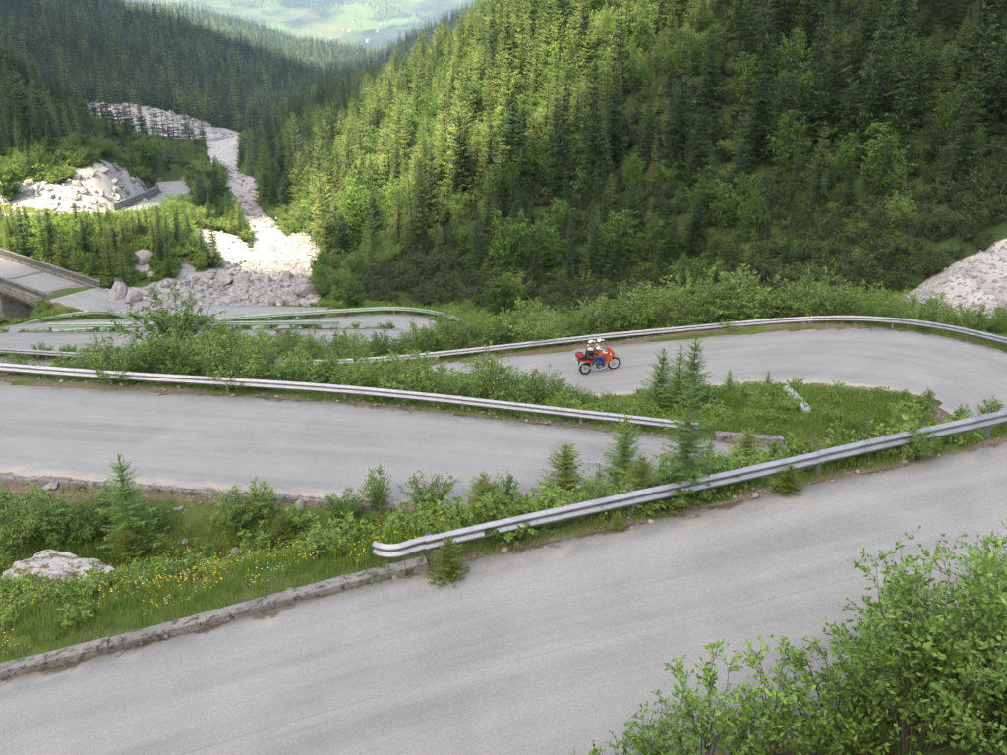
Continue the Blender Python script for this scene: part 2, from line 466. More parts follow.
# white cut above the bank road and the dark wood above it
cq((0, 185, 135), (60, 188, 138), (100, 165, 149), (130, 168, 158), (150, 182, 172), (0, 165, 160), (0, 130, 205), (50, 152, 200), (40, 128, 250), (0, 100, 260), (85, 168, 235), (120, 176, 250), (170, 182, 258), (100, 172, 300), (200, 192, 225), (185, 200, 190))
cp((-150, 170, 0), (-250, 260, 25), (-120, 110, -8), (-100, 60, -6), (-80, 30, -2), (-160, 320, -20))
# grey gully wall and the long dark ridge
cq((85, 112, 430), (150, 110, 450), (200, 126, 455), (150, 142, 410), (100, 140, 395), (230, 138, 450),
   (100, 98, 480), (0, 60, 520), (0, 22, 620), (150, 60, 650), (150, 16, 850), (250, 100, 700), (250, 55, 1000), (330, 90, 1000), (300, 120, 640), (200, 38, 930), (320, 82, 1080))
cp((-420, 520, 0), (-700, 900, 120), (-500, 600, 50), (-1500, 1500, 260), (-900, 1600, -60), (-500, 1500, -170), (-200, 1500, -170), (-150, 1000, -120), (0, 1300, -110), (200, 1400, 20), (-3000, 1500, 500), (3000, 1500, 700), (3000, 100, 500), (-3000, 0, 300), (-600, 200, 130), (700, 200, 300))
# secondary ridges, main valley, far meadows
cq((370, 62, 2100), (420, 38, 1900), (490, 2, 1650), (190, 10, 2500), (250, 34, 2650), (310, 54, 2850), (340, 65, 4200), (300, 62, 4100), (380, 62, 4250), (300, 40, 4500), (370, 28, 4750), (430, 24, 4800), (300, 12, 5000), (200, 8, 5000), (430, 0, 5250), (350, 0, 5200), (240, 0, 5250))
cp((-230, 2000, -205), (-400, 3000, -300), (-700, 3400, -310), (100, 2600, -220), (1200, 2200, 260), (-2200, 2600, 260), (-3000, 5000, 200), (2500, 5000, 300), (-900, 6500, 420), (-2200, 6300, 380), (600, 6300, 430), (-900, 8500, 620), (-3500, 9500, 600), (2500, 9500, 600), (-900, 12500, 600), (-6000, 12500, 500), (6000, 12500, 500), (-6000, 6000, 400), (6000, 6000, 500))
CTRL = np.array(CTRL)
def warp(x, y):
    d = np.maximum(y, 0) + 45.0
    return x / d, np.where(y > 0, np.log(d / 45.0), y / 45.0)
cw = np.stack(warp(CTRL[:, 0], CTRL[:, 1]), 1)
EPS = 0.012
def phi(ax, ay, bx, by): return -np.sqrt((ax - bx) ** 2 + (ay - by) ** 2 + EPS ** 2)
K = phi(cw[:, 0][:, None], cw[:, 1][:, None], cw[:, 0][None], cw[:, 1][None]) 
nC = len(CTRL)
scale_z = CTRL[:, 2]
A_ = np.zeros((nC + 3, nC + 3)); A_[:nC, :nC] = K - np.eye(nC) * 2e-4
A_[:nC, nC] = 1; A_[:nC, nC + 1:] = cw; A_[nC:, :nC] = A_[:nC, nC:].T
W_ = np.linalg.solve(A_, np.r_[scale_z, 0, 0, 0])
def rbf(x, y):
    x = np.asarray(x, float).ravel(); y = np.asarray(y, float).ravel()
    out = np.empty(len(x)); a, b = warp(x, y)
    for i in range(0, len(x), 20000):
        s = slice(i, i + 20000)
        out[s] = phi(a[s][:, None], b[s][:, None], cw[:, 0][None], cw[:, 1][None]) @ W_[:nC] + W_[nC] + a[s] * W_[nC + 1] + b[s] * W_[nC + 2]
    return out
# road samples for flattening
RS = []
for key, (a, b) in RE.items():
    for i in range(len(a)): RS.append((*((a[i] + b[i]) / 2), np.linalg.norm(a[i, :2] - b[i, :2]) / 2, a[i, 2], b[i, 2], *(a[i, :2] - b[i, :2])))
RS = np.array(RS)
def road_info(x, y):
    """signed distance to the nearest lane edge (negative inside) and the lane height there"""
    x = np.asarray(x, float).ravel(); y = np.asarray(y, float).ravel()
    dd = np.full(len(x), 99.0); zz = np.zeros(len(x))
    near = np.where((y > -6) & (y < 205) & (x > -95) & (x < 50))[0]
    for i in range(0, len(near), 8000):
        s = near[i:i + 8000]
        d2 = (x[s][:, None] - RS[None, :, 0]) ** 2 + (y[s][:, None] - RS[None, :, 1]) ** 2
        sd = np.sqrt(d2) - RS[None, :, 3]
        k = sd.argmin(1)
        dd[s] = sd[np.arange(len(s)), k]
        q = RS[k]; w = np.hypot(q[:, 6], q[:, 7]) 
        t = np.clip(((x[s] - q[:, 0]) * q[:, 6] + (y[s] - q[:, 1]) * q[:, 7]) / (w * w) + 0.5, 0, 1)
        zz[s] = q[:, 5] + (q[:, 4] - q[:, 5]) * t
    return dd, zz
def fbm(x, y, s, seed=0, octv=4):
    """value noise, vectorised"""
    out = np.zeros(len(x)); amp = 1.0
    for o in range(octv):
        xs, ys = x / s + 17.3 * seed + 5.1 * o, y / s + 9.7 * seed - 3.3 * o
        i, j = np.floor(xs), np.floor(ys); fx, fy = xs - i, ys - j
        fx = fx * fx * (3 - 2 * fx); fy = fy * fy * (3 - 2 * fy)
        def h(a, b): 
            q = np.sin(a * 127.1 + b * 311.7 + seed * 74.7) * 43758.5453
            return q - np.floor(q)
        out += amp * ((h(i, j) * (1 - fx) + h(i + 1, j) * fx) * (1 - fy) + (h(i, j + 1) * (1 - fx) + h(i + 1, j + 1) * fx) * fy - 0.5)
        amp *= 0.5; s *= 0.5
    return out
ROCK = [([(135, 288), (200, 272), (250, 256), (262, 250), (282, 236), (312, 232), (328, 270), (318, 302), (250, 335), (130, 335)], 86, 150),
        ([(-20, 178), (60, 184), (95, 163), (120, 163), (150, 192), (152, 204), (112, 214), (-20, 224)], 131, 200),
        ([(190, 226), (240, 236), (262, 262), (240, 276), (205, 252)], 112, 170),
        ([(80, 103), (150, 106), (200, 122), (242, 138), (242, 152), (140, 152), (100, 140)], 360, 520),
        ([(890, 306), (938, 272), (1040, 222), (1060, 340), (985, 330)], 53, 77),
        ([(-40, 300), (40, 300), (140, 285), (150, 330), (-40, 330)], 93, 110),
        ([(312, 180), (322, 184), (326, 200), (316, 202)], 140, 300),
        ([(318, 120), (330, 118), (338, 132), (326, 138)], 150, 400),
        ([(135, 255), (148, 252), (150, 275), (138, 275)], 100, 125), ([(180, 262), (196, 262), (196, 276), (180, 278)], 105, 125),
        ([(438, 118), (448, 114), (450, 128), (440, 130)], 110, 220)]
RIV = np.array([(*py(u, v, y)[:2], w) for u, v, y, w in [(290, 262, 128, 7), (268, 240, 140, 5), (248, 215, 165, 5), (240, 190, 212, 6), (224, 166, 292, 8), (226, 148, 390, 16), (190, 146, 400, 22), (240, 139, 470, 20)]])
def rock_weight(x, y, z):
    u, v, dep = proj(x, y, z)
    r = np.zeros(len(x))
    for poly, y0, y1 in ROCK: r = np.maximum(r, (inpoly(u, v, poly) & (y > y0) & (y < y1)).astype(float))
    P = RIV
    for i in range(len(P) - 1):
        d = P[i + 1, :2] - P[i, :2]
        t = np.clip(((x - P[i, 0]) * d[0] + (y - P[i, 1]) * d[1]) / (d @ d), 0, 1)
        q = np.hypot(x - P[i, 0] - t * d[0], y - P[i, 1] - t * d[1])
        r = np.maximum(r, (q < (P[i, 2] + (P[i + 1, 2] - P[i, 2]) * t) * 0.5).astype(float))
    return r
def height(x, y, detail=True):
    x = np.asarray(x, float).ravel(); y = np.asarray(y, float).ravel()
    z = rbf(x, y)
    d, rz = road_info(x, y)
    if detail:
        k = np.clip((d - 0.4) / 2.5, 0, 1)
        amp = np.clip(0.10 + np.maximum(y - 60, 0) * 0.012, 0, 30)
        z = z + k * amp * fbm(x, y, 9 + np.clip(y, 0, 1500) * 0.05 + 3, 2, 5) * 0.9
        r = rock_weight(x, y, z)
        z = z + k * r * np.clip(y * 0.006, 0.3, 3) * fbm(x, y, 4.5 + y * 0.012, 5, 4)
    t = np.clip((d - 0.15) / 1.1, 0, 1); t = t * t * (3 - 2 * t)
    z = np.where(d < 1.3, (rz - 0.04) * (1 - t) + z * t, z)
    z = np.where(d < -0.6, rz - 0.25, z)
    return z
def axis(core0, core1, step, lo, hi, g):
    a = list(np.arange(core0, core1 + 1e-6, step))
    s = step
    while a[-1] < hi: s *= g; a.append(a[-1] + s)
    b = []; s = step; q = core0
    while q > lo: s *= g; q -= s; b.append(q)
    return np.array(b[::-1] + a)
GX = axis(-30, 30, 0.42, -7000, 7000, 1.035)
GY = axis(5, 55, 0.42, -120, 13500, 1.014)
XX, YY = np.meshgrid(GX, GY)
ZZ = height(XX, YY)
nx, ny = len(GX), len(GY)
ii = np.arange(nx * ny).reshape(ny, nx)
tv = np.stack([XX.ravel(), YY.ravel(), ZZ], 1)
tf = np.stack([ii[:-1, :-1].ravel(), ii[:-1, 1:].ravel(), ii[1:, 1:].ravel(), ii[1:, :-1].ravel()], 1)
ter_me = mesh('ground', tv, tf, MAT['terrain'], True)
rw = rock_weight(tv[:, 0], tv[:, 1], tv[:, 2])
rd, _ = road_info(tv[:, 0], tv[:, 1])
uu, vv, _d = proj(tv[:, 0], tv[:, 1], tv[:, 2])
zone = np.zeros((len(tv), 4), np.float32)
zone[:, 0] = rw
FOREST_NEAR = inpoly(uu, vv, [(300, 300), (560, 300), (930, 290), (1100, 200), (1400, -400), (300, -400), (345, 70), (320, 200)]) & (tv[:, 1] > 60)
zone[:, 1] = np.where(FOREST_NEAR | (tv[:, 1] > 135), 1, 0)
zone[:, 2] = np.where((rd > -0.5) & (rd < 0.32), 0.75, 0) + np.where(inpoly(uu, vv, [(0, 478), (110, 484), (330, 503), (410, 509), (410, 520), (320, 520), (180, 520), (0, 505)]) & (tv[:, 1] < 30), 0.25, 0)
zone[:, 3] = np.where(tv[:, 1] > 3600, 1, 0)
ca = ter_me.color_attributes.new('zone', 'FLOAT_COLOR', 'POINT')
ca.data.foreach_set('color', zone.ravel())
ground = tag(obj('ground', ter_me), 'steep grassy and rocky mountainside falling into a wooded valley', 'ground', kind='structure')
def gz(x, y):
    """height of the built ground sheet (bilinear)"""
    x = np.atleast_1d(np.asarray(x, float)); y = np.atleast_1d(np.asarray(y, float))
    Z = ZZ.reshape(ny, nx)
    i = np.clip(np.searchsorted(GX, x) - 1, 0, nx - 2); j = np.clip(np.searchsorted(GY, y) - 1, 0, ny - 2)
    fx = np.clip((x - GX[i]) / (GX[i + 1] - GX[i]), 0, 1); fy = np.clip((y - GY[j]) / (GY[j + 1] - GY[j]), 0, 1)
    return (Z[j, i] * (1 - fx) + Z[j, i + 1] * fx) * (1 - fy) + (Z[j + 1, i] * (1 - fx) + Z[j + 1, i + 1] * fx) * fy
def hit(u, v, y0=5, y1=3000):
    """first ground point on the sight line through a spot"""
    d = ray(u, v)
    ys = np.geomspace(y0, y1, 2500)
    P = d[None] * (ys / d[1])[:, None]
    g = gz(P[:, 0], P[:, 1])
    k = np.where(P[:, 2] < g)[0]
    k = k[0] if len(k) else len(ys) - 1
    p = P[k].copy(); p[2] = g[k]
    return p

# ------------------------------------------------------------------ road sheets
def road_strip(name, A, B, label, across=10, lift=0.0):
    n = len(A)
    # slightly ragged edges
    q = np.arange(n)
    wob = 0.10 * fbm(q * 0.6, q * 0.0, 3.0, 3, 4)
    wid = np.linalg.norm(A[:, :2] - B[:, :2], axis=1)
    t = np.linspace(0, 1, across + 1)
    V = []; UV = []
    s = np.r_[0, np.cumsum(np.linalg.norm(np.diff((A + B) / 2, axis=0), axis=1))]
    tt = np.tile(t, (n, 1)); tt[:, 0] = wob / wid; tt[:, -1] = 1 + wob[::-1] / wid
    V = A[:, None, :] * (1 - tt[..., None]) + B[:, None, :] * tt[..., None]
    V[..., 2] += lift + 0.02 * (1 - (2 * tt - 1) ** 2)
    V = np.concatenate([V[:, :1], V, V[:, -1:]], 1); tt = np.concatenate([tt[:, :1], tt, tt[:, -1:]], 1)
    V[:, 0, 2] -= 0.5; V[:, -1, 2] -= 0.5
    m = across + 3
    idx = np.arange(n * m).reshape(n, m)
    F = np.stack([idx[:-1, :-1].ravel(), idx[1:, :-1].ravel(), idx[1:, 1:].ravel(), idx[:-1, 1:].ravel()], 1)
    me = mesh(name, V.reshape(-1, 3), F, MAT['asphalt'], True)
    uvl = me.uv_layers.new(name='lane')
    UVv = np.stack([tt.ravel(), np.repeat(s, m)], 1)
    uvl.data.foreach_set('uv', UVv[F.ravel()].astype(np.float32).ravel())
    # upward normals
    if me.polygons[len(me.polygons) // 2].normal.z < 0: me.flip_normals()
    return tag(obj(name, me), label, 'road', kind='structure')
road_strip('road', *RE['up'], 'wide grey asphalt road sweeping across the foreground')
road_strip('road', *RE['hair'], 'grey asphalt hairpin with the motorcycle on its far leg')
road_strip('road', *RE['valley'], 'narrow asphalt hairpin road lower down behind the willow bushes', 6)
road_strip('road', *RE['low'], 'short asphalt road curving in from the left below the bridge', 6, -0.03)
road_strip('road', *RE['app'], 'asphalt road running onto the concrete bridge', 6)
road_strip('road', *RE['bank'], 'narrow pale road along the white cutting across the river', 6)
# ------------------------------------------------------------------ plant prototypes
MAT['bark'] = simple('spruce_bark', (0.10, 0.078, 0.06), 0.95, var=0.35, scale=6)
MAT['twig'] = simple('grey_twig', (0.13, 0.105, 0.08), 0.9, var=0.3, scale=10)
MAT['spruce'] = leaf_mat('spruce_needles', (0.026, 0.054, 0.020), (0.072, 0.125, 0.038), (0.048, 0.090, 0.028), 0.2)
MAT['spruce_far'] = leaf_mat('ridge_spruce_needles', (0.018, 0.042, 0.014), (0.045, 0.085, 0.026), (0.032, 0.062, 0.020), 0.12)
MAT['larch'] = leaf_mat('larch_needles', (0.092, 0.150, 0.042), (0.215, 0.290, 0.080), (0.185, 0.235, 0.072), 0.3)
MAT['broad'] = leaf_mat('broad_leaves', (0.07, 0.16, 0.03), (0.15, 0.28, 0.06), None, 0.32)
MAT['willow'] = leaf_mat('willow_leaves', (0.112, 0.222, 0.050), (0.262, 0.405, 0.105), (0.225, 0.335, 0.095), 0.32)
MAT['bush'] = leaf_mat('near_bush_leaves', (0.115, 0.240, 0.046), (0.270, 0.430, 0.105), None, 0.32, 0.45)
MAT['scrub'] = leaf_mat('dwarf_pine_scrub', (0.038, 0.066, 0.023), (0.080, 0.118, 0.041), (0.066, 0.082, 0.038), 0.15)
MAT['young_spruce'] = leaf_mat('young_spruce_needles', (0.095, 0.150, 0.028), (0.240, 0.280, 0.055), (0.16, 0.21, 0.04), 0.22)
MAT['sapling'] = leaf_mat('sapling_needles', (0.105, 0.215, 0.052), (0.225, 0.350, 0.095), None, 0.3)
MAT['grass'] = leaf_mat('grass_blades', (0.095, 0.190, 0.030), (0.190, 0.300, 0.055), (0.175, 0.235, 0.060), 0.4)
MAT['dry'] = leaf_mat('dry_grass', (0.17, 0.145, 0.075), (0.30, 0.26, 0.15), (0.17, 0.19, 0.07), 0.25)
MAT['herb'] = leaf_mat('herb_leaves', (0.108, 0.215, 0.042), (0.240, 0.365, 0.080), (0.205, 0.295, 0.08), 0.3)
MAT['petal'] = simple('yellow_petal', (0.75, 0.52, 0.03), 0.6, var=0.15)
MAT['white_petal'] = simple('white_petal', (0.7, 0.7, 0.62), 0.6, var=0.1)

def conifer(seed, H, Rd, nwh, nb, nt, droop=0.35, up=0.25, tl=0.36, tw=0.10, start=0.06, shape=0.85, hang=0.3, thin=0.0):
    r = random.Random(seed)
    V, F = [], []
    lean = Vector((r.uniform(-.02, .02), r.uniform(-.02, .02), 0))
    def tri(a, b, c):
        k = len(V); V.extend((a, b, c)); F.append((k, k + 1, k + 2))
    for i in range(nwh):
        t = start + (1 - start) * (i + r.uniform(-.3, .3)) / nwh
        t = min(max(t, start), 0.985)
        z = t * H
        n = max(3, int(round(nb * (1.0 - 0.45 * t))))
        a0 = r.uniform(0, 6.28)
        for j in range(n):
            if r.random() < thin: continue
            az = a0 + 6.283 * (j + r.uniform(-.35, .35)) / n
            L = Rd * ((1 - t) ** shape + 0.03) * r.uniform(0.62, 1.18)
            d = Vector((math.cos(az), math.sin(az), 0)); sd = Vector((-d.y, d.x, 0))
            dr = droop * (1 - 0.9 * t) * r.uniform(0.7, 1.3) - 0.5 * t * t
            o = lean * z + Vector((0, 0, z))
            def P(s): return o + d * (L * s) + Vector((0, 0, L * (-dr * s + up * s * s)))
            w = tw * (0.5 + 0.5 * L / Rd) * Rd * 0.5
            tri(P(0.02) + sd * w * .5, P(0.02) - sd * w * .5, P(1.02))
            for k in range(nt):
                s = (k + 0.6 + r.uniform(-.2, .2)) / nt
                p = P(s * 0.96)
                l = L * tl * (1.15 - 0.75 * s) * r.uniform(0.6, 1.25)
                for sg in (-1, 1):
                    tip = p + sd * (sg * l) + d * (l * r.uniform(.3, .9)) + Vector((0, 0, -l * r.uniform(-0.1, hang * 2)))
                    b = d * w * r.uniform(.8, 1.4) + Vector((0, 0, r.uniform(-.3, .3) * w))
                    tri(p - b, p + b, tip)
                if r.random() < 0.6:
                    tip = p + Vector((r.uniform(-.3, .3) * l, r.uniform(-.3, .3) * l, -l * hang * r.uniform(0.6, 1.6)))
                    tri(p - d * w, p + d * w, tip)
    for k in range(3):
        a = k * 2.09
        q = Vector((math.cos(a), math.sin(a), 0)) * (0.02 * Rd + .01)
        top = lean * H + Vector((0, 0, H * 1.0)); low = lean * H * .93 + Vector((0, 0, H * 0.93))
        tri(low + q, low - q, top)
    tr = MB().tube([Vector((0, 0, -0.6)), lean * H * .4 + Vector((0, 0, H * .4)), lean * H + Vector((0, 0, H * .96))], [H * 0.014 + .01, H * 0.010, 0.006], 6)
    return np.array([tuple(p) for p in V]), np.array(F), tr

def leaves(C, D, N, L, Wd, fold=0.25):
    """diamond leaves: centre base C, direction D, normal N"""
    S = np.cross(D, N); S /= np.linalg.norm(S, axis=1)[:, None] + 1e-9
    L = L[:, None]; Wd = Wd[:, None]
    base = C; tip = C + D * L; mid = C + D * L * 0.5
    a = mid + S * Wd * .5 + N * L * fold * .4; b = mid - S * Wd * .5 + N * L * fold * .4
    V = np.stack([base, a, tip, b], 1).reshape(-1, 3)
    F = np.arange(len(C) * 4).reshape(-1, 4)
    return V, F
def unit(a): return a / (np.linalg.norm(a, axis=1)[:, None] + 1e-9)
def shrub(seed, H, Rd, nst, nsub, nleaf, ls, spread=0.55, lw=0.5, low=0.15, stem_r=0.012, updir=0.5):
    """many-stemmed bush: stems, side shoots, leaves along the shoots"""
    r = np.random.default_rng(seed)
    st = MB(); C = []; D = []
    for i in range(nst):
        az = 6.283 * i / nst + r.uniform(-.5, .5)
        q = r.uniform(0.1, 1.0) ** 0.7
        out = Rd * q; h = H * (1.08 - spread * q * q) * r.uniform(.72, 1.05)
        d = np.array([math.cos(az), math.sin(az), 0])
        b0 = d * Rd * 0.12 * r.uniform(0, 1)
        pts = []
        for k in range(5):
            s = k / 4
            pts.append(b0 + d * out * (s ** 1.25) + np.array([0, 0, h * (s ** 0.9)]) + r.normal(0, .02 * H, 3) * s - np.array([0, 0, 0.25 * (k == 0)]))
        st.tube(pts, [stem_r * (1 - .75 * k / 4) for k in range(5)], 4, False)
        P = np.array(pts)
        for j in range(nsub):
            s = r.uniform(low, 1.0)
            p = np.array([np.interp(s * 4, range(5), P[:, c]) for c in range(3)])
            sd = unit((r.normal(0, 1, 3) * np.array([1, 1, .45]) + d * .5 + np.array([0, 0, updir]))[None])[0]
            sl = 0.30 * H * (1.15 - 0.6 * s) * r.uniform(.4, 1.1)
            tip = p + sd * sl
            st.tube([p, tip], [stem_r * .35, stem_r * .1], 3, False)
            m = max(2, int(nleaf * r.uniform(.6, 1.3)))
            tt = r.uniform(0.1, 1.05, m)[:, None]
            C.append(p + sd * sl * tt + r.normal(0, .02 * H * .3, (m, 3)))
            dd = r.normal(0, 1, (m, 3)); dd[:, 2] = dd[:, 2] * .5 + .15
            D.append(unit(dd + sd * .6))
    C = np.concatenate(C); D = np.concatenate(D)
    N = unit(r.normal(0, .55, C.shape) + np.array([0, 0, 1]))
    n = len(C)
    k = C[:, 2] > 0.02
    C, D, N = C[k], D[k], N[k]; n = len(C)
    V, F = leaves(C, D, N, ls * r.uniform(.45, 1.3, n), ls * lw * r.uniform(.75, 1.25, n))
    return V, F, st
def blades(seed, n, rad, h, w, bend=0.5, up=1.0):
    r = np.random.default_rng(seed)
    a = r.uniform(0, 6.283, n); q = rad * np.sqrt(r.uniform(0, 1, n))
    B = np.stack([np.cos(a) * q, np.sin(a) * q, np.full(n, -0.03)], 1)
    hh = h * r.uniform(.45, 1.15, n); az = r.uniform(0, 6.283, n)
    o = np.stack([np.cos(az), np.sin(az), np.zeros(n)], 1) * (bend * hh * r.uniform(.2, 1, n))[:, None]
    s = np.stack([-np.sin(az), np.cos(az), np.zeros(n)], 1) * (w * r.uniform(.6, 1.2, n))[:, None]
    Z = np.array([0, 0, 1.0])
    m = B + o * .3 + Z * (hh * .6)[:, None]; t = B + o + Z * hh[:, None] * up
    V = np.stack([B - s, B + s, m + s * .7, m - s * .7, t], 1).reshape(-1, 3)
    k = np.arange(n)[:, None] * 5
    F = [tuple(x) for x in (k + np.array([[0, 1, 2, 3]])).tolist()] + [tuple(x) for x in (k + np.array([[3, 2, 4]])).tolist()]
    return V, F

class Kind:
    """a plant kind: variants that each hold a crown mesh and a stem mesh"""
    def __init__(s, name, crown, stem): s.name, s.cn, s.sn, s.vars = name, crown, stem, []
    def add(s, V, F, st, lm, sm):
        cm = mesh(s.name + '_' + s.cn, V, F, lm); tm = st.me(s.name + '_' + s.sn, sm, True)
        s.vars.append((cm, tm)); return s
    def put(s, p, sc, rz, label, cat, group=None, k=None, tilt=0.0, sz=1.0):
        cm, tm = s.vars[(random.randrange(len(s.vars)) if k is None else k % len(s.vars))]
        o = empty(s.name, tuple(p), rz); o.scale = (sc, sc, sc * sz)
        if tilt: o.rotation_euler = (random.uniform(-tilt, tilt), random.uniform(-tilt, tilt), rz)
        tag(o, label, cat, group)
        obj(s.cn, cm, o); obj(s.sn, tm, o)
        return o
    def joined(s):
        """one mesh per variant, for masses that nobody could count"""
        out = []
        for cm, tm in s.vars:
            bm = bmesh.new(); bm.from_mesh(cm); n = len(bm.faces); bm.from_mesh(tm)
            bm.faces.ensure_lookup_table()
            for f in bm.faces[n:]: f.material_index = 1
            me = bpy.data.meshes.new(s.name + '_mass'); bm.to_mesh(me); bm.free()
            me.materials.append(cm.materials[0]); me.materials.append(tm.materials[0])
            out.append(me)
        return out

SPRUCE = Kind('spruce_tree', 'crown', 'trunk')
for k in range(6):
    SPRUCE.add(*conifer(40 + k, 12.0, (2.3, 2.9, 2.0, 2.6, 3.2, 1.8)[k], (24, 22, 27, 20, 23, 18)[k], 10, 6, 0.50, 0.28, 0.36, 0.14, 0.04 + .03 * (k % 2), 0.78, 0.40), MAT['spruce'], MAT['bark'])
LARCH = Kind('larch_tree', 'crown', 'trunk')
for k in range(6):
    LARCH.add(*conifer(60 + k, 12.0, (2.6, 3.3, 2.2, 3.0, 2.0, 3.6)[k], (21, 19, 24, 17, 16, 20)[k], 9, 8, 0.15, 0.22, 0.30, 0.085, 0.06 + .05 * (k % 3), (.68, .6, .75, .55, .8, .5)[k], 0.30, 0.06 + .05 * (k == 4)), MAT['larch'], MAT['bark'])
FAR = Kind('far_conifer', 'crown', 'trunk')
for k in range(3):
    FAR.add(*conifer(80 + k, 12.0, 2.3, 11, 7, 2, 0.45, 0.2, 0.6, 0.34, 0.04, 0.85, 0.4), MAT['spruce_far'], MAT['bark'])
FARL = Kind('far_larch', 'crown', 'trunk')
for k in range(2):
    FARL.add(*conifer(90 + k, 12.0, 2.5, 11, 7, 2, 0.15, 0.2, 0.6, 0.30, 0.05, 0.75, 0.4), MAT['larch'], MAT['bark'])
SAPLING = Kind('young_larch', 'crown', 'trunk')
for k in range(3):
    SAPLING.add(*conifer(120 + k, 3.0, (1.05, 1.2, 0.95)[k], 20, 9, 11, 0.05, 0.25, 0.26, 0.06, 0.02, 0.72, 0.2, 0.04), MAT['sapling'], MAT['twig'])
YSPRUCE = Kind('young_spruce', 'crown', 'trunk')
for k in range(3):
    YSPRUCE.add(*conifer(140 + k, 1.6, (0.85, 0.95, 0.75)[k], 14, 10, 10, 0.05, 0.30, 0.30, 0.07, 0.02, 0.62, 0.12), MAT['young_spruce'], MAT['twig'])
BROAD = Kind('broadleaf_tree', 'crown', 'trunk')
for k in range(3):
    BROAD.add(*shrub(160 + k, 6.0, 2.3, 16, 26, 16, 0.26, 0.45, 0.6, 0.12, 0.06, 0.4), MAT['broad'], MAT['bark'])
WILLOW = Kind('willow_bush', 'foliage', 'stems')
for k in range(4):
    WILLOW.add(*shrub(180 + k, 2.4, (1.4, 1.6, 1.25, 1.5)[k], 22, 20, 15, 0.105, 0.5, 0.5, 0.12, 0.02, 0.5), MAT['willow'], MAT['twig'])
HERB = Kind('leafy_herb', 'foliage', 'stems')
for k in range(3):
    HERB.add(*shrub(200 + k, 0.55, 0.45, 14, 7, 8, 0.075, 0.5, 0.6, 0.1, 0.004, 0.4), MAT['herb'], MAT['twig'])
SCRUB = Kind('dwarf_scrub', 'foliage', 'stems')
for k in range(3):
    SCRUB.add(*shrub(220 + k, 1.5, 1.3, 14, 12, 10, 0.17, 0.6, 0.4, 0.1, 0.02, 0.6), MAT['scrub'], MAT['twig'])
NEARB = Kind('alder_bush', 'foliage', 'stems')
for k, (h, rd, n, sub, lf) in enumerate([(2.5, 1.5, 30, 22, 10), (2.1, 1.25, 24, 20, 10), (1.6, 0.6, 9, 17, 8), (1.1, 0.7, 13, 14, 8)]):
    NEARB.add(*shrub(240 + k, h, rd, n, sub, lf, 0.094, 0.30, 0.48, 0.22, 0.010, 0.7), MAT['bush'], MAT['twig'])

def proto_coll(name, meshes):
    c = bpy.data.collections.new(name)
    for k, me in enumerate(meshes): c.objects.link(bpy.data.objects.new('%s_%02d' % (name, k), me))
    return c
def scatter(name, P, S, RZ, IDX, coll, label, cat, tilt=0.0, parent=None):
    """a mass of plants or stones: instances on surveyed points"""
    n = len(P)
    me = bpy.data.meshes.new(name); me.vertices.add(n); me.vertices.foreach_set('co', np.asarray(P, np.float32).ravel())
    a = me.attributes.new('scl', 'FLOAT', 'POINT'); a.data.foreach_set('value', np.asarray(S, np.float32))
    rot = np.zeros((n, 3), np.float32); rot[:, 2] = RZ; rot[:, :2] = rng.uniform(-tilt, tilt, (n, 2)) if tilt else 0
    a = me.attributes.new('rot', 'FLOAT_VECTOR', 'POINT'); a.data.foreach_set('vector', rot.ravel())
    a = me.attributes.new('pick', 'INT', 'POINT'); a.data.foreach_set('value', np.asarray(IDX, np.int32))
    o = obj(name, me, parent)
    ng = bpy.data.node_groups.new(name + '_scatter', 'GeometryNodeTree')
    ng.interface.new_socket('Geometry', in_out='INPUT', socket_type='NodeSocketGeometry')
    ng.interface.new_socket('Geometry', in_out='OUTPUT', socket_type='NodeSocketGeometry')
    gi = ng.nodes.new('NodeGroupInput'); go = ng.nodes.new('NodeGroupOutput')
    ci = ng.nodes.new('GeometryNodeCollectionInfo'); ci.inputs[0].default_value = coll; ci.inputs[1].default_value = True; ci.inputs[2].default_value = True
    ip = ng.nodes.new('GeometryNodeInstanceOnPoints'); ip.inputs['Pick Instance'].default_value = True
    def at(nm, typ):
        q = ng.nodes.new('GeometryNodeInputNamedAttribute'); q.data_type = typ; q.inputs[0].default_value = nm
        return next(s_ for s_ in q.outputs if s_.enabled and s_.name == 'Attribute')
    L = ng.links.new
    L(gi.outputs[0], ip.inputs['Points']); L(ci.outputs[0], ip.inputs['Instance'])
    L(at('pick', 'INT'), ip.inputs['Instance Index']); L(at('rot', 'FLOAT_VECTOR'), ip.inputs['Rotation']); L(at('scl', 'FLOAT'), ip.inputs['Scale'])
    L(ip.outputs[0], go.inputs[0])
    md = o.modifiers.new('scatter', 'NODES'); md.node_group = ng
    return tag(o, label, cat, kind='stuff')

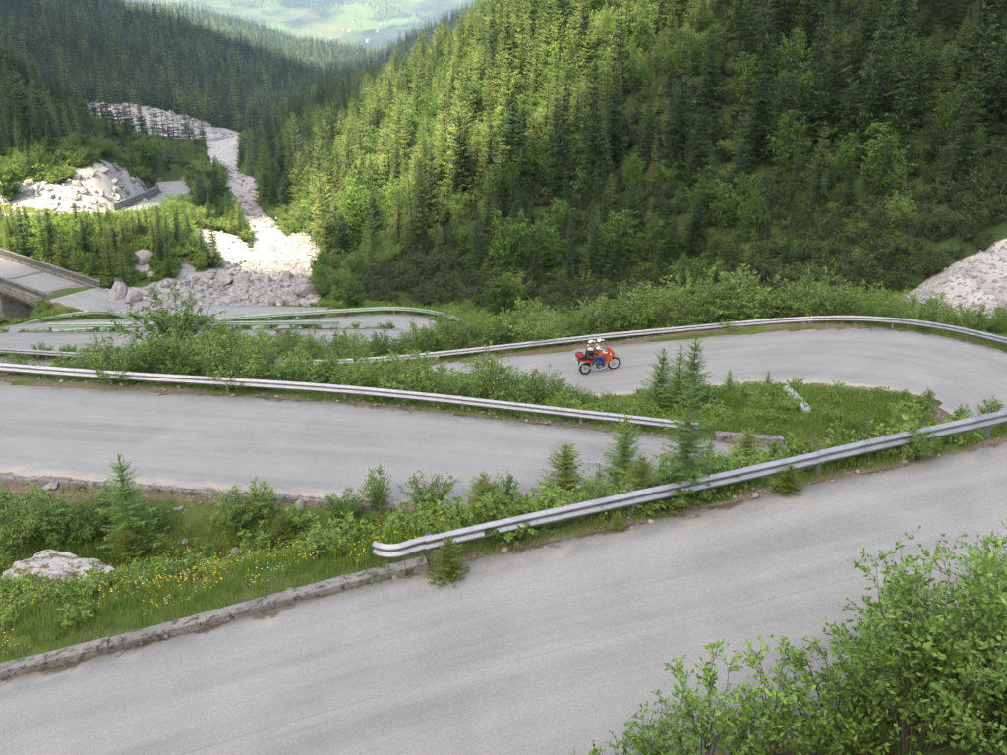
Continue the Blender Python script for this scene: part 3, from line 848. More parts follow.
# ------------------------------------------------------------------ woods
def jitter_grid(x0, x1, y0, y1, sp, seed):
    r = np.random.default_rng(seed)
    gx, gy = np.meshgrid(np.arange(x0, x1, sp), np.arange(y0, y1, sp))
    return gx.ravel() + r.uniform(-.48, .48, gx.size) * sp, gy.ravel() + r.uniform(-.48, .48, gx.size) * sp
TREES = []      # x, y, z, kind, height, zone
def survey(x, y):
    z = gz(x, y); u, v, dep = proj(x, y, z)
    rd_, _ = road_info(x, y)
    return z, u, v, dep, rd_, rock_weight(x, y, z)
SCRUB_POLY = [(330, 302), (345, 285), (420, 248), (452, 262), (490, 298), (640, 298), (690, 262), (790, 232), (1007, 172), (1150, 150), (1100, 300), (930, 312)]
x, y = jitter_grid(-60, 130, 76, 430, 2.75, 1)
z, u, v, dep, rdd, rk = survey(x, y)
r1 = rng.random(len(x))
ok = (u > -40) & (u < 1075) & (v > -45) & (v < 300) & (rk < .5) & (rdd > 4) & inpoly(u, v, [(318, 290), (322, 240), (300, 205), (345, 60), (345, -60), (1100, -60), (1100, 300)])
inscrub = inpoly(u, v, SCRUB_POLY)
ok &= ~inscrub | (r1 < 0.26)
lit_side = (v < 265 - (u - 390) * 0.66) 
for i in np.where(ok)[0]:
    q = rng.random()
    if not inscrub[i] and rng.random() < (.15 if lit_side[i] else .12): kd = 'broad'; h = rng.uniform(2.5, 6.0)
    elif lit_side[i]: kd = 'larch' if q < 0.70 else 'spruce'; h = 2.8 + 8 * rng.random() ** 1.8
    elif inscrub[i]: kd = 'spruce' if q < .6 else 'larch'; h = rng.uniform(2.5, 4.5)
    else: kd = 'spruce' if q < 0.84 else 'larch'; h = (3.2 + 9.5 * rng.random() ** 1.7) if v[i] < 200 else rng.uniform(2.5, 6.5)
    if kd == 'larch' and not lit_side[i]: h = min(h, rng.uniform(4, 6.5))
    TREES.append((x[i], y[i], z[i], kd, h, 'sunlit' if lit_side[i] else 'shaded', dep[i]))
# left spur, young larches
x, y = jitter_grid(-78, -20, 105, 135, 2.0, 2)
z, u, v, dep, rdd, rk = survey(x, y)
ok = (u > -40) & (u < 262) & (rk < .5) & (rdd > 2.8) & inpoly(u, v, [(-40, 218), (130, 218), (200, 236), (262, 262), (262, 285), (190, 276), (120, 288), (-40, 268)])
r1 = rng.random(len(x))
for i in np.where(ok & (r1 < .72))[0]:
    TREES.append((x[i], y[i], z[i], 'larch' if rng.random() < .72 else 'spruce', rng.uniform(3.0, 6.5), 'spur', dep[i]))
# right bank of the spur and the wood above the white cut
x, y = jitter_grid(-190, -30, 132, 360, 3.6, 3)
z, u, v, dep, rdd, rk = survey(x, y)
ok = (u > -40) & (u < 300) & (rk < .5) & (rdd > 4.0) & inpoly(u, v, [(-40, 182), (60, 186), (95, 166), (118, 164), (150, 190), (188, 192), (200, 236), (250, 250), (232, 200), (215, 180), (180, 170), (130, 130), (60, 78), (-40, 40)])
meadow = inpoly(u, v, [(160, 172), (205, 172), (215, 190), (180, 196)])
ok &= ~meadow | (rng.random(len(x)) < .15)
for i in np.where(ok)[0]:
    TREES.append((x[i], y[i], z[i], 'spruce' if rng.random() < .72 else 'larch', rng.uniform(5, 12.5) if y[i] > 160 else rng.uniform(3.5, 7), 'left', dep[i]))
# far bank woods across the torrent
x, y = jitter_grid(-75, 0, 165, 440, 4.6, 4)
z, u, v, dep, rdd, rk = survey(x, y)
ok = (rk < .5) & inpoly(u, v, [(236, 200), (250, 215), (300, 222), (322, 238), (345, 150), (345, 70), (250, 130), (232, 165)])
for i in np.where(ok)[0]:
    TREES.append((x[i], y[i], z[i], 'spruce' if rng.random() < .7 else 'larch', rng.uniform(6, 11), 'bank', dep[i]))
ZL = {'sunlit': ('on the sunlit right-hand slope', 'on the sunlit right-hand slope'),
      'shaded': ('in the shaded right-hand wood', 'in the shaded wood on the right'),
      'spur': ('on the spur behind the bridge', 'on the spur behind the bridge'),
      'left': ('in the wood above the road cutting', 'in the wood above the road cutting'),
      'bank': ('on the far bank beside the pale torrent bed', 'on the far bank of the torrent')}
rest = []
def clip_top(t):
    # keep the grey gully wall in sight above the nearer wood
    u0, v0, dp = proj(t[0], t[1], t[2])
    if t[5] == 'spur':
        t = t[:4] + (min(t[4], max(1.6, (v0 - rng.uniform(200, 216)) / FPX * dp / CP)),) + t[5:]
    if t[5] == 'left' and 86 < u0 < 246:
        if rng.random() < .09: return t
        lim = 136 if 158 < u0 < 188 else 151
        hmax = max(2.0, (v0 - lim) / FPX * dp / CP)
        if t[4] > hmax: t = t[:4] + (hmax * rng.uniform(.7, 1.0),) + t[5:]
    return t
TREES = [clip_top(t) for t in TREES]
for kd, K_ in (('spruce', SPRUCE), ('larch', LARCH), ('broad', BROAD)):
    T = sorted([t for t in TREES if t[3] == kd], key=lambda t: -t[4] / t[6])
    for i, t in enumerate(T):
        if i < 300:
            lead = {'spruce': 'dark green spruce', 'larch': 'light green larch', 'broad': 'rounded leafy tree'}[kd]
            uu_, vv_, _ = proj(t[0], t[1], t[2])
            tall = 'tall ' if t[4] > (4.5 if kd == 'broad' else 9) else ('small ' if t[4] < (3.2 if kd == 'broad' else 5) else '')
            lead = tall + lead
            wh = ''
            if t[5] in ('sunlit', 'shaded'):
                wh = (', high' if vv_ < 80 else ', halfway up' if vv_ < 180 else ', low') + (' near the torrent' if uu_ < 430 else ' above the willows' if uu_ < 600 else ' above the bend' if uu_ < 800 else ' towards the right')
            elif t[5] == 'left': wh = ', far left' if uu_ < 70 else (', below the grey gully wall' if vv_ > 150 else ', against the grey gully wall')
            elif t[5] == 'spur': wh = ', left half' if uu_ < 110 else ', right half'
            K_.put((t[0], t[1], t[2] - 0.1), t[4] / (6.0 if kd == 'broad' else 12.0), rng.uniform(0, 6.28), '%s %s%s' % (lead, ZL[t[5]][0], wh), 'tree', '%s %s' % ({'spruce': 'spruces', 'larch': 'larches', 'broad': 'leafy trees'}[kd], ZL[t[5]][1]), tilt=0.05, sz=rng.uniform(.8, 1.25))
        else: rest.append(t)
print('TREES', len(TREES), 'rest', len(rest), {z_: sum(t[5] == z_ for t in TREES) for z_ in ZL})
if rest:
    C1 = proto_coll('wood', SPRUCE.joined()[:2] + LARCH.joined()[:2])
    scatter('distant_wood', [(t[0], t[1], t[2] - .1) for t in rest], [t[4] / 12 for t in rest], rng.uniform(0, 6.28, len(rest)), [(0 if t[3] == 'spruce' else 2) + rng.integers(2) for t in rest], C1, 'small far conifers filling the gaps between the nearer trees', 'forest', 0.03)
# bleached dead trunks standing among the trees
DEADM = []
for k in range(3):
    r = random.Random(400 + k); mb = MB()
    mb.tube([(0, 0, -.5), (r.uniform(-.1, .1), r.uniform(-.1, .1), 4), (r.uniform(-.3, .3), r.uniform(-.3, .3), 8)], [.13, .09, .03], 6)
    br = MB()
    for j in range(14):
        z_ = r.uniform(1.5, 7.4); a = r.uniform(0, 6.28); l = r.uniform(.4, 1.3) * (1 - z_ / 11)
        br.tube([(0, 0, z_), (math.cos(a) * l, math.sin(a) * l, z_ - l * r.uniform(0, .5))], [.03, .01], 4)
    MAT['dead'] = MAT.get('dead') or simple('bleached_wood', (0.20, 0.185, 0.17), .95, var=.25)
    DEADM.append((mb.me('dead_trunk', MAT['dead'], True), br.me('dead_branches', MAT['dead'])))
for k, (u_, v_, h_, lab) in enumerate(((742, 112, 4.5, 'bleached dead tree in the shaded wood near the top'), (578, 85, 4, 'thin dead trunk on the sunlit slope near the shadow edge'))):
    p = hit(u_, v_, 70, 300)
    o = empty('dead_tree', tuple(p), k * 1.1); o.scale = (h_ / 8,) * 3; o.rotation_euler = (random.uniform(-.15, .15), random.uniform(-.15, .15), k)
    tag(o, lab, 'dead tree'); obj('trunk', DEADM[k % 3][0], o); obj('branches', DEADM[k % 3][1], o)
# long dark ridge and secondary ridges
C2 = proto_coll('ridge', FAR.joined() + FARL.joined())
PX, PY = [], []
for (y0, y1, sp, seed) in ((340, 700, 5.2, 5), (700, 1250, 7.0, 6), (1500, 2300, 11, 7), (2300, 3100, 14, 8)):
    xx, yy = jitter_grid(-0.62 * y1, 0.10 * y1, y0, y1, sp, seed)
    PX.append(xx); PY.append(yy)
x = np.concatenate(PX); y = np.concatenate(PY)
z = gz(x, y); u, v, dep = proj(x, y, z)
rk = rock_weight(x, y, z)
ok = (u > -30) & (u < 540) & (v > -25) & (v < 170) & (rk < .5) & (rng.random(len(x)) < .93)
ok &= ~((y < 450) & (u > 240))
x, y, z, u, v = x[ok], y[ok], z[ok], u[ok], v[ok]
n = len(x); print('RIDGE', n)
hh = rng.uniform(.6, 1.25, n) * np.where(y > 1400, 1.5, 1.0)
pick = np.where(rng.random(n) < 0.25, 3 + rng.integers(0, 2, n), rng.integers(0, 3, n))
scatter('ridge_forest', np.stack([x, y, z - .2], 1), hh, rng.uniform(0, 6.28, n), pick, C2, 'dark conifer forest covering the long ridge and the hazy ridges behind', 'forest', 0.03)
# woods scattered over the far meadow slopes
x, y = jitter_grid(-1500, 500, 4150, 5500, 17, 12)
z = gz(x, y); u, v, dep = proj(x, y, z)
f = fbm(x, y, 420, 8, 5)
ok = (u > 150) & (u < 520) & (v > -30) & (v < 62) & ((f > .05 + .25 * (v > 45)) | (rng.random(len(x)) < .02))
x, y, z = x[ok], y[ok], z[ok]; n = len(x); print('FARWOOD', n)
scatter('valley_woods', np.stack([x, y, z], 1), rng.uniform(1.3, 2.2, n), rng.uniform(0, 6.28, n), rng.integers(0, 3, n), C2, 'patches of wood on the far meadow slopes', 'forest')
# dwarf scrub on the lower right-hand slope and under the trees
x, y = jitter_grid(-40, 110, 54, 190, 1.5, 9)
z, u, v, dep, rdd, rk = survey(x, y)
ok = (u > -30) & (u < 1060) & (v > -30) & (v < 315) & (rk < .5) & (rdd > 3.5) & inpoly(u, v, [(318, 300), (322, 240), (345, 60), (345, -60), (1100, -60), (1100, 300), (1050, 232), (880, 312), (600, 318)])
ok &= inpoly(u, v, SCRUB_POLY) | (rng.random(len(x)) < .75)
x, y, z, u, v = x[ok], y[ok], z[ok], u[ok], v[ok]; n = len(x); print('SCRUB', n)
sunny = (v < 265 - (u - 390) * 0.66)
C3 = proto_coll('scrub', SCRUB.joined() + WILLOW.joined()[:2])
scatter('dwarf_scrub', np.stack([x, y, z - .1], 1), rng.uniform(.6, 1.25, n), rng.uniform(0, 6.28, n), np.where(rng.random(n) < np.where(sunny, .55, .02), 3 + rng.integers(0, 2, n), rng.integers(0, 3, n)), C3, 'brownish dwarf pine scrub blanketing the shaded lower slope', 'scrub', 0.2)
# ------------------------------------------------------------------ built materials
def rail_mat(name, base, spot, streak):
    m, nt = new_mat(name)
    tc = nt.nodes.new('ShaderNodeTexCoord'); v = tc.outputs['Object']
    mp = nd(nt, 'ShaderNodeMapping'); mp.inputs['Scale'].default_value = (1, 1, 0.12); nt.links.new(v, mp.inputs['Vector'])
    n1 = noise_tex(nt, 2.2, 5, 0.65, v); n2 = noise_tex(nt, 28, 3, 0.7, v); n3 = noise_tex(nt, 9, 4, 0.7, mp.outputs[0])
    c = mixc(nt, ramp(nt, n1, 0.35, 0.65), tuple(q * .85 for q in base), tuple(min(1, q * 1.15) for q in base))
    c = mixc(nt, ramp(nt, n3, 0.55, 0.72, 0, 0.5), c, streak)
    c = mixc(nt, ramp(nt, n2, 0.66, 0.75, 0, 0.8), c, spot)
    finish(nt, c, ramp(nt, n1, 0.3, 0.7, 0.40, 0.60), metal=0.65, spec=0.5)
    return m
MAT['rail'] = rail_mat('galvanised_steel', (0.315, 0.335, 0.365), (0.12, 0.10, 0.08), (0.20, 0.21, 0.225))
MAT['rail_green'] = rail_mat('green_stained_steel', (0.27, 0.36, 0.29), (0.10, 0.12, 0.08), (0.20, 0.28, 0.21))
MAT['post'] = rail_mat('weathered_post_steel', (0.30, 0.32, 0.34), (0.12, 0.09, 0.07), (0.2, 0.2, 0.2))
def concrete(name, a, b, stain, s=1.0):
    m, nt = new_mat(name)
    tc = nt.nodes.new('ShaderNodeTexCoord'); v = tc.outputs['Object']
    n1 = noise_tex(nt, 1.6 * s, 6, 0.7, v); n2 = noise_tex(nt, 7 * s, 6, 0.75, v); n3 = noise_tex(nt, 40 * s, 3, 0.7, v)
    c = mixc(nt, ramp(nt, n1, 0.35, 0.65), a, b)
    c = mixc(nt, ramp(nt, n2, 0.50, 0.60, 0, 0.9), c, stain)
    c = mixc(nt, ramp(nt, n3, 0.55, 0.75, 0, 0.4), c, (0.08, 0.075, 0.06))
    finish(nt, c, 0.95, n2, 0.5, 0.03, spec=0.2)
    return m
MAT['kerb'] = concrete('lichened_concrete', (0.165, 0.162, 0.154), (0.28, 0.275, 0.262), (0.048, 0.047, 0.042), 1.0)
MAT['concrete'] = concrete('bridge_concrete', (0.19, 0.185, 0.175), (0.29, 0.28, 0.265), (0.10, 0.10, 0.085), .35)

# ------------------------------------------------------------------ guardrails
WPROF = [(0.0, 0.0)] + [(0.012 + .027 * (1 - math.cos(4 * math.pi * (z_ / .31) )), z_) for z_ in np.linspace(.004, .306, 23)] + [(0.0, 0.310)]
def sweep(P, prof, side, thick=0.004, taper=None):
    """profile (out towards the lane, up) swept along P"""
    P = np.asarray(P, float); t = np.gradient(P[:, :2], axis=0); t /= np.linalg.norm(t, axis=1)[:, None]
    nrm = np.stack([-t[:, 1], t[:, 0]], 1) * side
    closed = list(prof) + [(o - thick, z) for o, z in prof[::-1]]
    secs = []
    for i in range(len(P)):
        k = 1.0 if taper is None else taper[i]
        secs.append([(P[i, 0] + nrm[i, 0] * o * k, P[i, 1] + nrm[i, 1] * o * k, P[i, 2] + z) for o, z in closed])
    return MB().loft(secs, cap=False)
def guardrail(path, side, label, mat, h=0.55, panel=4.0, post_every=4.0, flare=False, bolts=False, phase=0.0, sub=0.5):
    """path: ground line of the rail, already clear of the lane; side: +1 when the lane lies to the left of the path"""
    path = resample(path, step=0.12)
    s = np.r_[0, np.cumsum(np.linalg.norm(np.diff(path[:, :2], axis=0), axis=1))]
    def at(q): return np.array([np.interp(q, s, path[:, k]) for k in range(3)])
    def dirn(q):
        d = at(min(q + .2, s[-1])) - at(max(q - .2, 0)); d[2] = 0
        return d / np.linalg.norm(d)
    c = at(0)
    root = empty('guardrail', tuple(c))
    tag(root, label, 'guardrail', 'guardrails along the hairpins')
    off = -c
    q = -phase
    k = 0
    while q < s[-1] - 0.05:
        a, b = max(q, 0), min(q + panel + 0.12, s[-1])
        if b - a > 0.1:
            n = max(3, int((b - a) / (sub if (a > 0 or not flare) else .1)) + 1)
            P = np.array([at(w) for w in np.linspace(a, b, n)]) + off
            P[:, 2] += h - 0.31
            sink = 0.003 * (k % 2)
            d = np.array([-dirn(a)[1], dirn(a)[0], 0]) * side
            P += d * sink
            P += d * random.uniform(-.012, .012) + np.array([0, 0, random.uniform(-.012, .012)])
            pm = sweep(P, WPROF, side).me('rail_panel', mat, True)
            fl = np.ones(len(pm.polygons), bool); m2 = 2 * len(WPROF)
            fl.reshape(-1, m2)[:, [len(WPROF) - 1, m2 - 1, 0, len(WPROF) - 2]] = False
            pm.polygons.foreach_set('use_smooth', fl)
            pan = obj('rail_panel', pm, root)
            if bolts and q > 0:
                mb = MB(); t = dirn(a)
                for du in (0.03, 0.09):
                    for zz in (0.058, 0.252):
                        bp = P[0] + t * du + d * 0.088 + np.array([0, 0, zz])
                        mb.tube([bp, bp + d * 0.012], 0.014, 6)
                obj('bolts', mb.me('bolts', MAT['post']), pan)
        q += panel; k += 1
    q = (post_every - phase) % post_every + 0.1
    while q < s[-1]:
        p = at(q) + off; t = dirn(q); nrm = np.array([-t[1], t[0], 0]) * side
        M = Matrix(((t[0], nrm[0], 0), (t[1], nrm[1], 0), (0, 0, 1)))
        mb = MB()
        pc = p - nrm * 0.14
        for (dx, dy, wx, wy) in ((0, -.05, .10, .006), (-.047, 0, .006, .10), (0, .05, .10, .006)):
            mb.box(pc + t * dx + nrm * dy + np.array([0, 0, h / 2 - .42]), (wx, wy, h + .72), M)
        mb.box(p - nrm * 0.045 + np.array([0, 0, h - .155]), (.08, .08, .2), M)
        obj('post', mb.me('post', MAT['post']), root)
        q += post_every
    return root
def edge_path(E, sel, off):
    """edge polyline, pushed off metres to its left (negative: right), limited by a test on xy"""
    P = offset_xy(E, off)
    k = [i for i in range(len(P)) if sel(P[i])]
    return P[k]
up_far = RE['up'][0]
p1_ = edge_path(up_far, lambda p: -1.78 < p[0] < 36, 0.28)
ext = [p1_[0] + np.array([-0.92, 0.0, -0.10]), p1_[0] + np.array([-0.78, -0.11, -0.095]), p1_[0] + np.array([-0.5, -0.155, -0.075]), p1_[0] + np.array([-0.25, -0.08, -0.035])]
p1_ = np.vstack([catmull(ext + [p1_[0]], 0.05)[:-1], p1_])
guardrail(p1_, -1, 'near guardrail with a flared end running up to the right edge', MAT['rail'], bolts=True, phase=3.0, flare=True)
p2_ = edge_path(RE['hair'][0], lambda p: p[0] < 6.75 and p[1] < 34.5, 0.22)
guardrail(p2_, -1, 'guardrail along the middle road with posts showing, ending at the larches', MAT['rail'], phase=1.4)
hb = RE['hair'][1]
k0 = int(np.argmin(np.abs(hb[:, 0] - 24) + np.abs(hb[:, 1] - 35.5)))
p3_ = offset_xy(hb[k0:], -0.25)
guardrail(p3_, 1, 'long curved guardrail behind the motorcycle around the outer bend', MAT['rail'], phase=2.0)
va, vb = RE['valley']
k1 = int(np.argmin(np.abs(vb[:, 0] + 2.3) + np.abs(vb[:, 1] - 69.3)))
guardrail(offset_xy(vb[max(0, k1 - 6):], -0.25), 1, 'greenish guardrail curving round the lower hairpin beside the torrent', MAT['rail_green'], sub=1.0)
pD = np.array([p for p in offset_xy(va[:len(va) // 2], 0.25) if -31 < p[0] < -11.5 and p[1] < 70])
guardrail(pD, -1, 'short greenish guardrail half hidden in the willows', MAT['rail_green'], sub=1.0)
pA = np.array([py(*q) - np.array([0, 0, .55]) for q in ((-40, 337, 76.0), (-10, 330.5, 77.0), (20, 324, 78.4), (45, 317.5, 79.6), (85, 311, 80.2), (110, 311, 79.4), (126, 315, 77.8), (139, 320, 75.8))])
guardrail(catmull(pA, 0.4), -1, 'arched greenish guardrail just below the concrete bridge', MAT['rail_green'], sub=1.0)

# ------------------------------------------------------------------ kerbs
def kerb(path, off, w, h, label, seg=2.0, mat=None, drop=0.3, cat='kerb', rough=0.012, name='kerb', piece='kerb_stone', group='concrete kerbs along the roads'):
    P = resample(path, step=0.25)
    s = np.r_[0, np.cumsum(np.linalg.norm(np.diff(P[:, :2], axis=0), axis=1))]
    c = P[0].copy()
    root = empty(name, tuple(c)); tag(root, label, cat, group)
    q = 0.0
    while q < s[-1] - 0.2:
        b = min(q + seg - 0.012, s[-1])
        n = max(3, int((b - q) / .2) + 1)
        W = np.array([[np.interp(t, s, P[:, k]) for k in range(3)] for t in np.linspace(q, b, n)]) - c
        dz = random.uniform(-.012, .012)
        prof = [(0, -drop), (0.0, h - .03), (0.03, h), (w - .03, h), (w, h - .03), (w, -drop)]
        t = np.gradient(W[:, :2], axis=0); t /= np.linalg.norm(t, axis=1)[:, None]
        nr = np.stack([-t[:, 1], t[:, 0]], 1) * np.sign(off if off else 1)
        secs = []
        for i in range(n):
            secs.append([(W[i, 0] + nr[i, 0] * (o + abs(off)) + random.uniform(-rough, rough), W[i, 1] + nr[i, 1] * (o + abs(off)) + random.uniform(-rough, rough), W[i, 2] + z + dz + random.uniform(-rough, rough)) for o, z in prof])
        obj(piece, MB().loft(secs).me(piece, mat or MAT['kerb'], False), root)
        q += seg
    return root
kerb(np.array([p for p in up_far if -9.6 < p[0] < -1.38]), 0.03, 0.26, 0.155, 'thick lichened concrete kerb along the foreground road', 2.6, rough=.005)
kerb(np.array([p for p in RE['hair'][1][:k0] if -30 < p[0] < -1.2 and p[1] < 30]), -0.03, 0.16, 0.06, 'low pale kerb on the near side of the middle road', 3.0, rough=.002, drop=.12)
kerb(np.array([p for p in RE['hair'][0] if 6.9 < p[0] < 9.4 and p[1] < 31]), 0.04, 0.3, 0.22, 'short concrete kerb past the end of the middle guardrail', 1.3)
kerb(np.array([p for p in RE['hair'][0] if p[0] > 15.2 and 34 < p[1] < 40.2]), 0.02, 0.14, 0.06, 'dark low kerb on the inside of the hairpin bend', 2.0)

# ------------------------------------------------------------------ stones
def boulder_mesh(seed, sub=3, squash=0.7, cuts=11, name='boulder', mat=None, rough=.10):
    r = random.Random(seed)
    bm = bmesh.new(); bmesh.ops.create_icosphere(bm, subdivisions=sub, radius=1.0)
    planes = [(Vector((r.gauss(0, 1), r.gauss(0, 1), r.gauss(0, .8))).normalized(), r.uniform(.42, .8)) for _ in range(cuts)]
    o = Vector((seed * 3.1, seed, 0))
    for v in bm.verts:
        p = v.co.copy()
        for n, d in planes:
            e = p.dot(n) - d
            if e > 0: p -= n * e * .92
        p *= 1 + rough * mnoise.fractal(p * 2.2 + o, 0.8, 2.0, 4) + .5 * rough * mnoise.noise(p * 5 + o)
        v.co = (p.x, p.y * .85, p.z * squash)
    me = bpy.data.meshes.new(name); bm.to_mesh(me); bm.free(); me.materials.append(mat or MAT['limestone'])
    return me
BOULD = [boulder_mesh(k, 2, .6 + .07 * (k % 4)) for k in range(8)]
p = hit(58, 585); 
bb = obj('boulder', boulder_mesh(31, 4, 0.62, 7, mat=MAT['mossy'], rough=.22), None, (p[0], p[1] + .30, p[2] - 0.02), (0.05, 0.12, 0.35), (1.3, 0.95, 1.08))
BOULDER_XY = (p[0], p[1] + .30)
tag(bb, 'big pale boulder with a brown mossy patch above the foreground kerb', 'boulder')
for (u_, v_, s_, lab) in ((237, 553, .22, 'small pale stone in the grass between the kerb and the middle road'), (186, 545, .15, 'small flat stone left of the larger pale stone on the grassy bank'), (45, 598, .3, 'pale stone at the foot of the big mossy boulder'), (52, 488, .2, 'white stone on the mossy bank below the middle road, leftmost'), (300, 508, .22, 'white block on the bank under the kerb of the middle road')):
    p = hit(u_, v_)
    tag(obj('stone', BOULD[int(s_ * 100) % 8], None, (p[0], p[1], p[2] + s_ * .15), (random.uniform(-.3, .3), random.uniform(-.3, .3), random.uniform(0, 6)), (s_ * 1.3, s_, s_)), lab, 'stone')
# torrent bed
TB = [(140, 292), (190, 280), (245, 276), (262, 262), (276, 262), (282, 276), (318, 276), (320, 296), (280, 305), (240, 318), (165, 325)]
pts = []
tries = 0
while len(pts) < 190 and tries < 20000:
    tries += 1
    u_, v_ = random.uniform(135, 325), random.uniform(258, 328)
    if not inpoly([u_], [v_], TB)[0]: continue
    p = hit(u_, v_, 80, 200)
    if not (84 < p[1] < 140): continue
    if road_info([p[0]], [p[1]])[0][0] < 1.2: continue
    s_ = min(1.9, 0.34 / (random.random() ** 0.62 + 0.1))
    if any((p[0] - q[0]) ** 2 + (p[1] - q[1]) ** 2 < (0.75 * (s_ + q[3])) ** 2 for q in pts): continue
    pts.append((*p, s_))
for q in pts:
    s_ = q[3]
    o = obj('river_boulder', random.choice(BOULD), None, (q[0], q[1], q[2] + s_ * .18), (random.uniform(-.4, .4), random.uniform(-.4, .4), random.uniform(0, 6.28)), (s_ * random.uniform(.9, 1.4), s_ * random.uniform(.8, 1.2), s_ * random.uniform(.75, 1.2)))
    size = 'large angular' if s_ > 1.1 else ('middling grey-white' if s_ > .6 else 'small pale')
    tag(o, '%s limestone boulder in the torrent bed below the spur' % size, 'boulder', '%s boulders in the torrent bed' % size.split()[0])
for (u_, v_, s_, lab) in ((118, 299, 1.5, 'big grey boulder at the right end of the bridge'), (135, 303, 1.2, 'grey boulder right of the one at the bridge end'), (226, 284, 1.5, 'upright grey boulder at the foot of the sunlit bank'), (240, 285, 1.3, 'rounded grey boulder beside the upright one under the sunlit bank'), (143, 262, 1.3, 'pale outcrop block among the young larches on the spur'), (120, 285, 1.0, 'pale rock just above the end of the bridge')):
    p = hit(u_, v_, 80, 250)
    tag(obj('river_boulder', random.choice(BOULD), None, (p[0], p[1], p[2] + .3 * s_), (.3, .2, random.uniform(0, 6)), (s_ * 1.1, s_, s_ * 1.1)), lab, 'boulder')
# small stones nobody could count
SX, SY, SS = [], [], []
def stones(x0, x1, y0, y1, n, lo, hi, test):
    x = rng.uniform(x0, x1, n); y = rng.uniform(y0, y1, n)
    z = gz(x, y); u, v, dep = proj(x, y, z)
    rd_, _ = road_info(x, y)
    k = test(u, v) & (rd_ > .6)
    SX.extend(x[k]); SY.extend(y[k]); SS.extend(lo + (hi - lo) * rng.random(k.sum()) ** 3)
ROCKP = [p for p, a, b in ROCK]
stones(-60, -5, 84, 150, 9000, .12, .75, lambda u, v: inpoly(u, v, ROCKP[0]))
stones(-90, -40, 130, 200, 3500, .2, 1.1, lambda u, v: inpoly(u, v, ROCKP[1]))
stones(24, 48, 54, 78, 8000, .04, .26, lambda u, v: inpoly(u, v, ROCKP[4]))
stones(-60, -20, 110, 170, 1500, .15, .6, lambda u, v: inpoly(u, v, ROCKP[2]))
stones(-230, -80, 360, 520, 4000, .5, 2.4, lambda u, v: inpoly(u, v, ROCKP[3]))
stones(-80, -15, 125, 300, 9000, .15, .9, lambda u, v: inpoly(u, v, [(262, 238), (300, 224), (326, 262), (318, 240), (262, 200), (240, 170), (220, 165), (232, 200), (246, 230)]))
SX, SY, SS = map(np.array, (SX, SY, SS))
CS = proto_coll('rubble', [boulder_mesh(60 + k, 1, .7, 6, 'rubble') for k in range(5)])
scatter('rubble', np.stack([SX, SY, gz(SX, SY) + SS * .1], 1), SS, rng.uniform(0, 6.28, len(SX)), rng.integers(0, 5, len(SX)), CS, 'pale limestone rubble in the torrent bed, cuttings and scree', 'rubble', 0.6)
# gravel along the lane margins and on the mossy bank
n = 60000
x = rng.uniform(-26, 26, n); y = rng.uniform(8, 56, n); d, rz = road_info(x, y)
z = gz(x, y); u, v, dep = proj(x, y, z)
k = ((d > -0.15) & (d < .5) & (rng.random(n) < .8)) | (inpoly(u, v, [(0, 478), (110, 484), (330, 503), (410, 509), (330, 522), (0, 508)]) & (rng.random(n) < .9) & (d > .4)) | (inpoly(u, v, [(560, 395), (620, 395), (640, 412), (570, 412)]) & (d > -.2)) | (inpoly(u, v, [(720, 408), (760, 408), (750, 422), (715, 420)]))
x, y, z, rz, d = x[k], y[k], z[k], rz[k], d[k]
z = np.where(d < .05, rz + 0.0, z); n = len(x)
CG = proto_coll('gravel', [boulder_mesh(90 + k, 1, .6, 5, 'gravel') for k in range(4)])
scatter('gravel', np.stack([x, y, z], 1), .015 + .085 * rng.random(n) ** 4 + np.where(d > .6, .03, 0), rng.uniform(0, 6.28, n), rng.integers(0, 4, n), CG, 'loose pale gravel along the edges of the roads', 'gravel', .5)

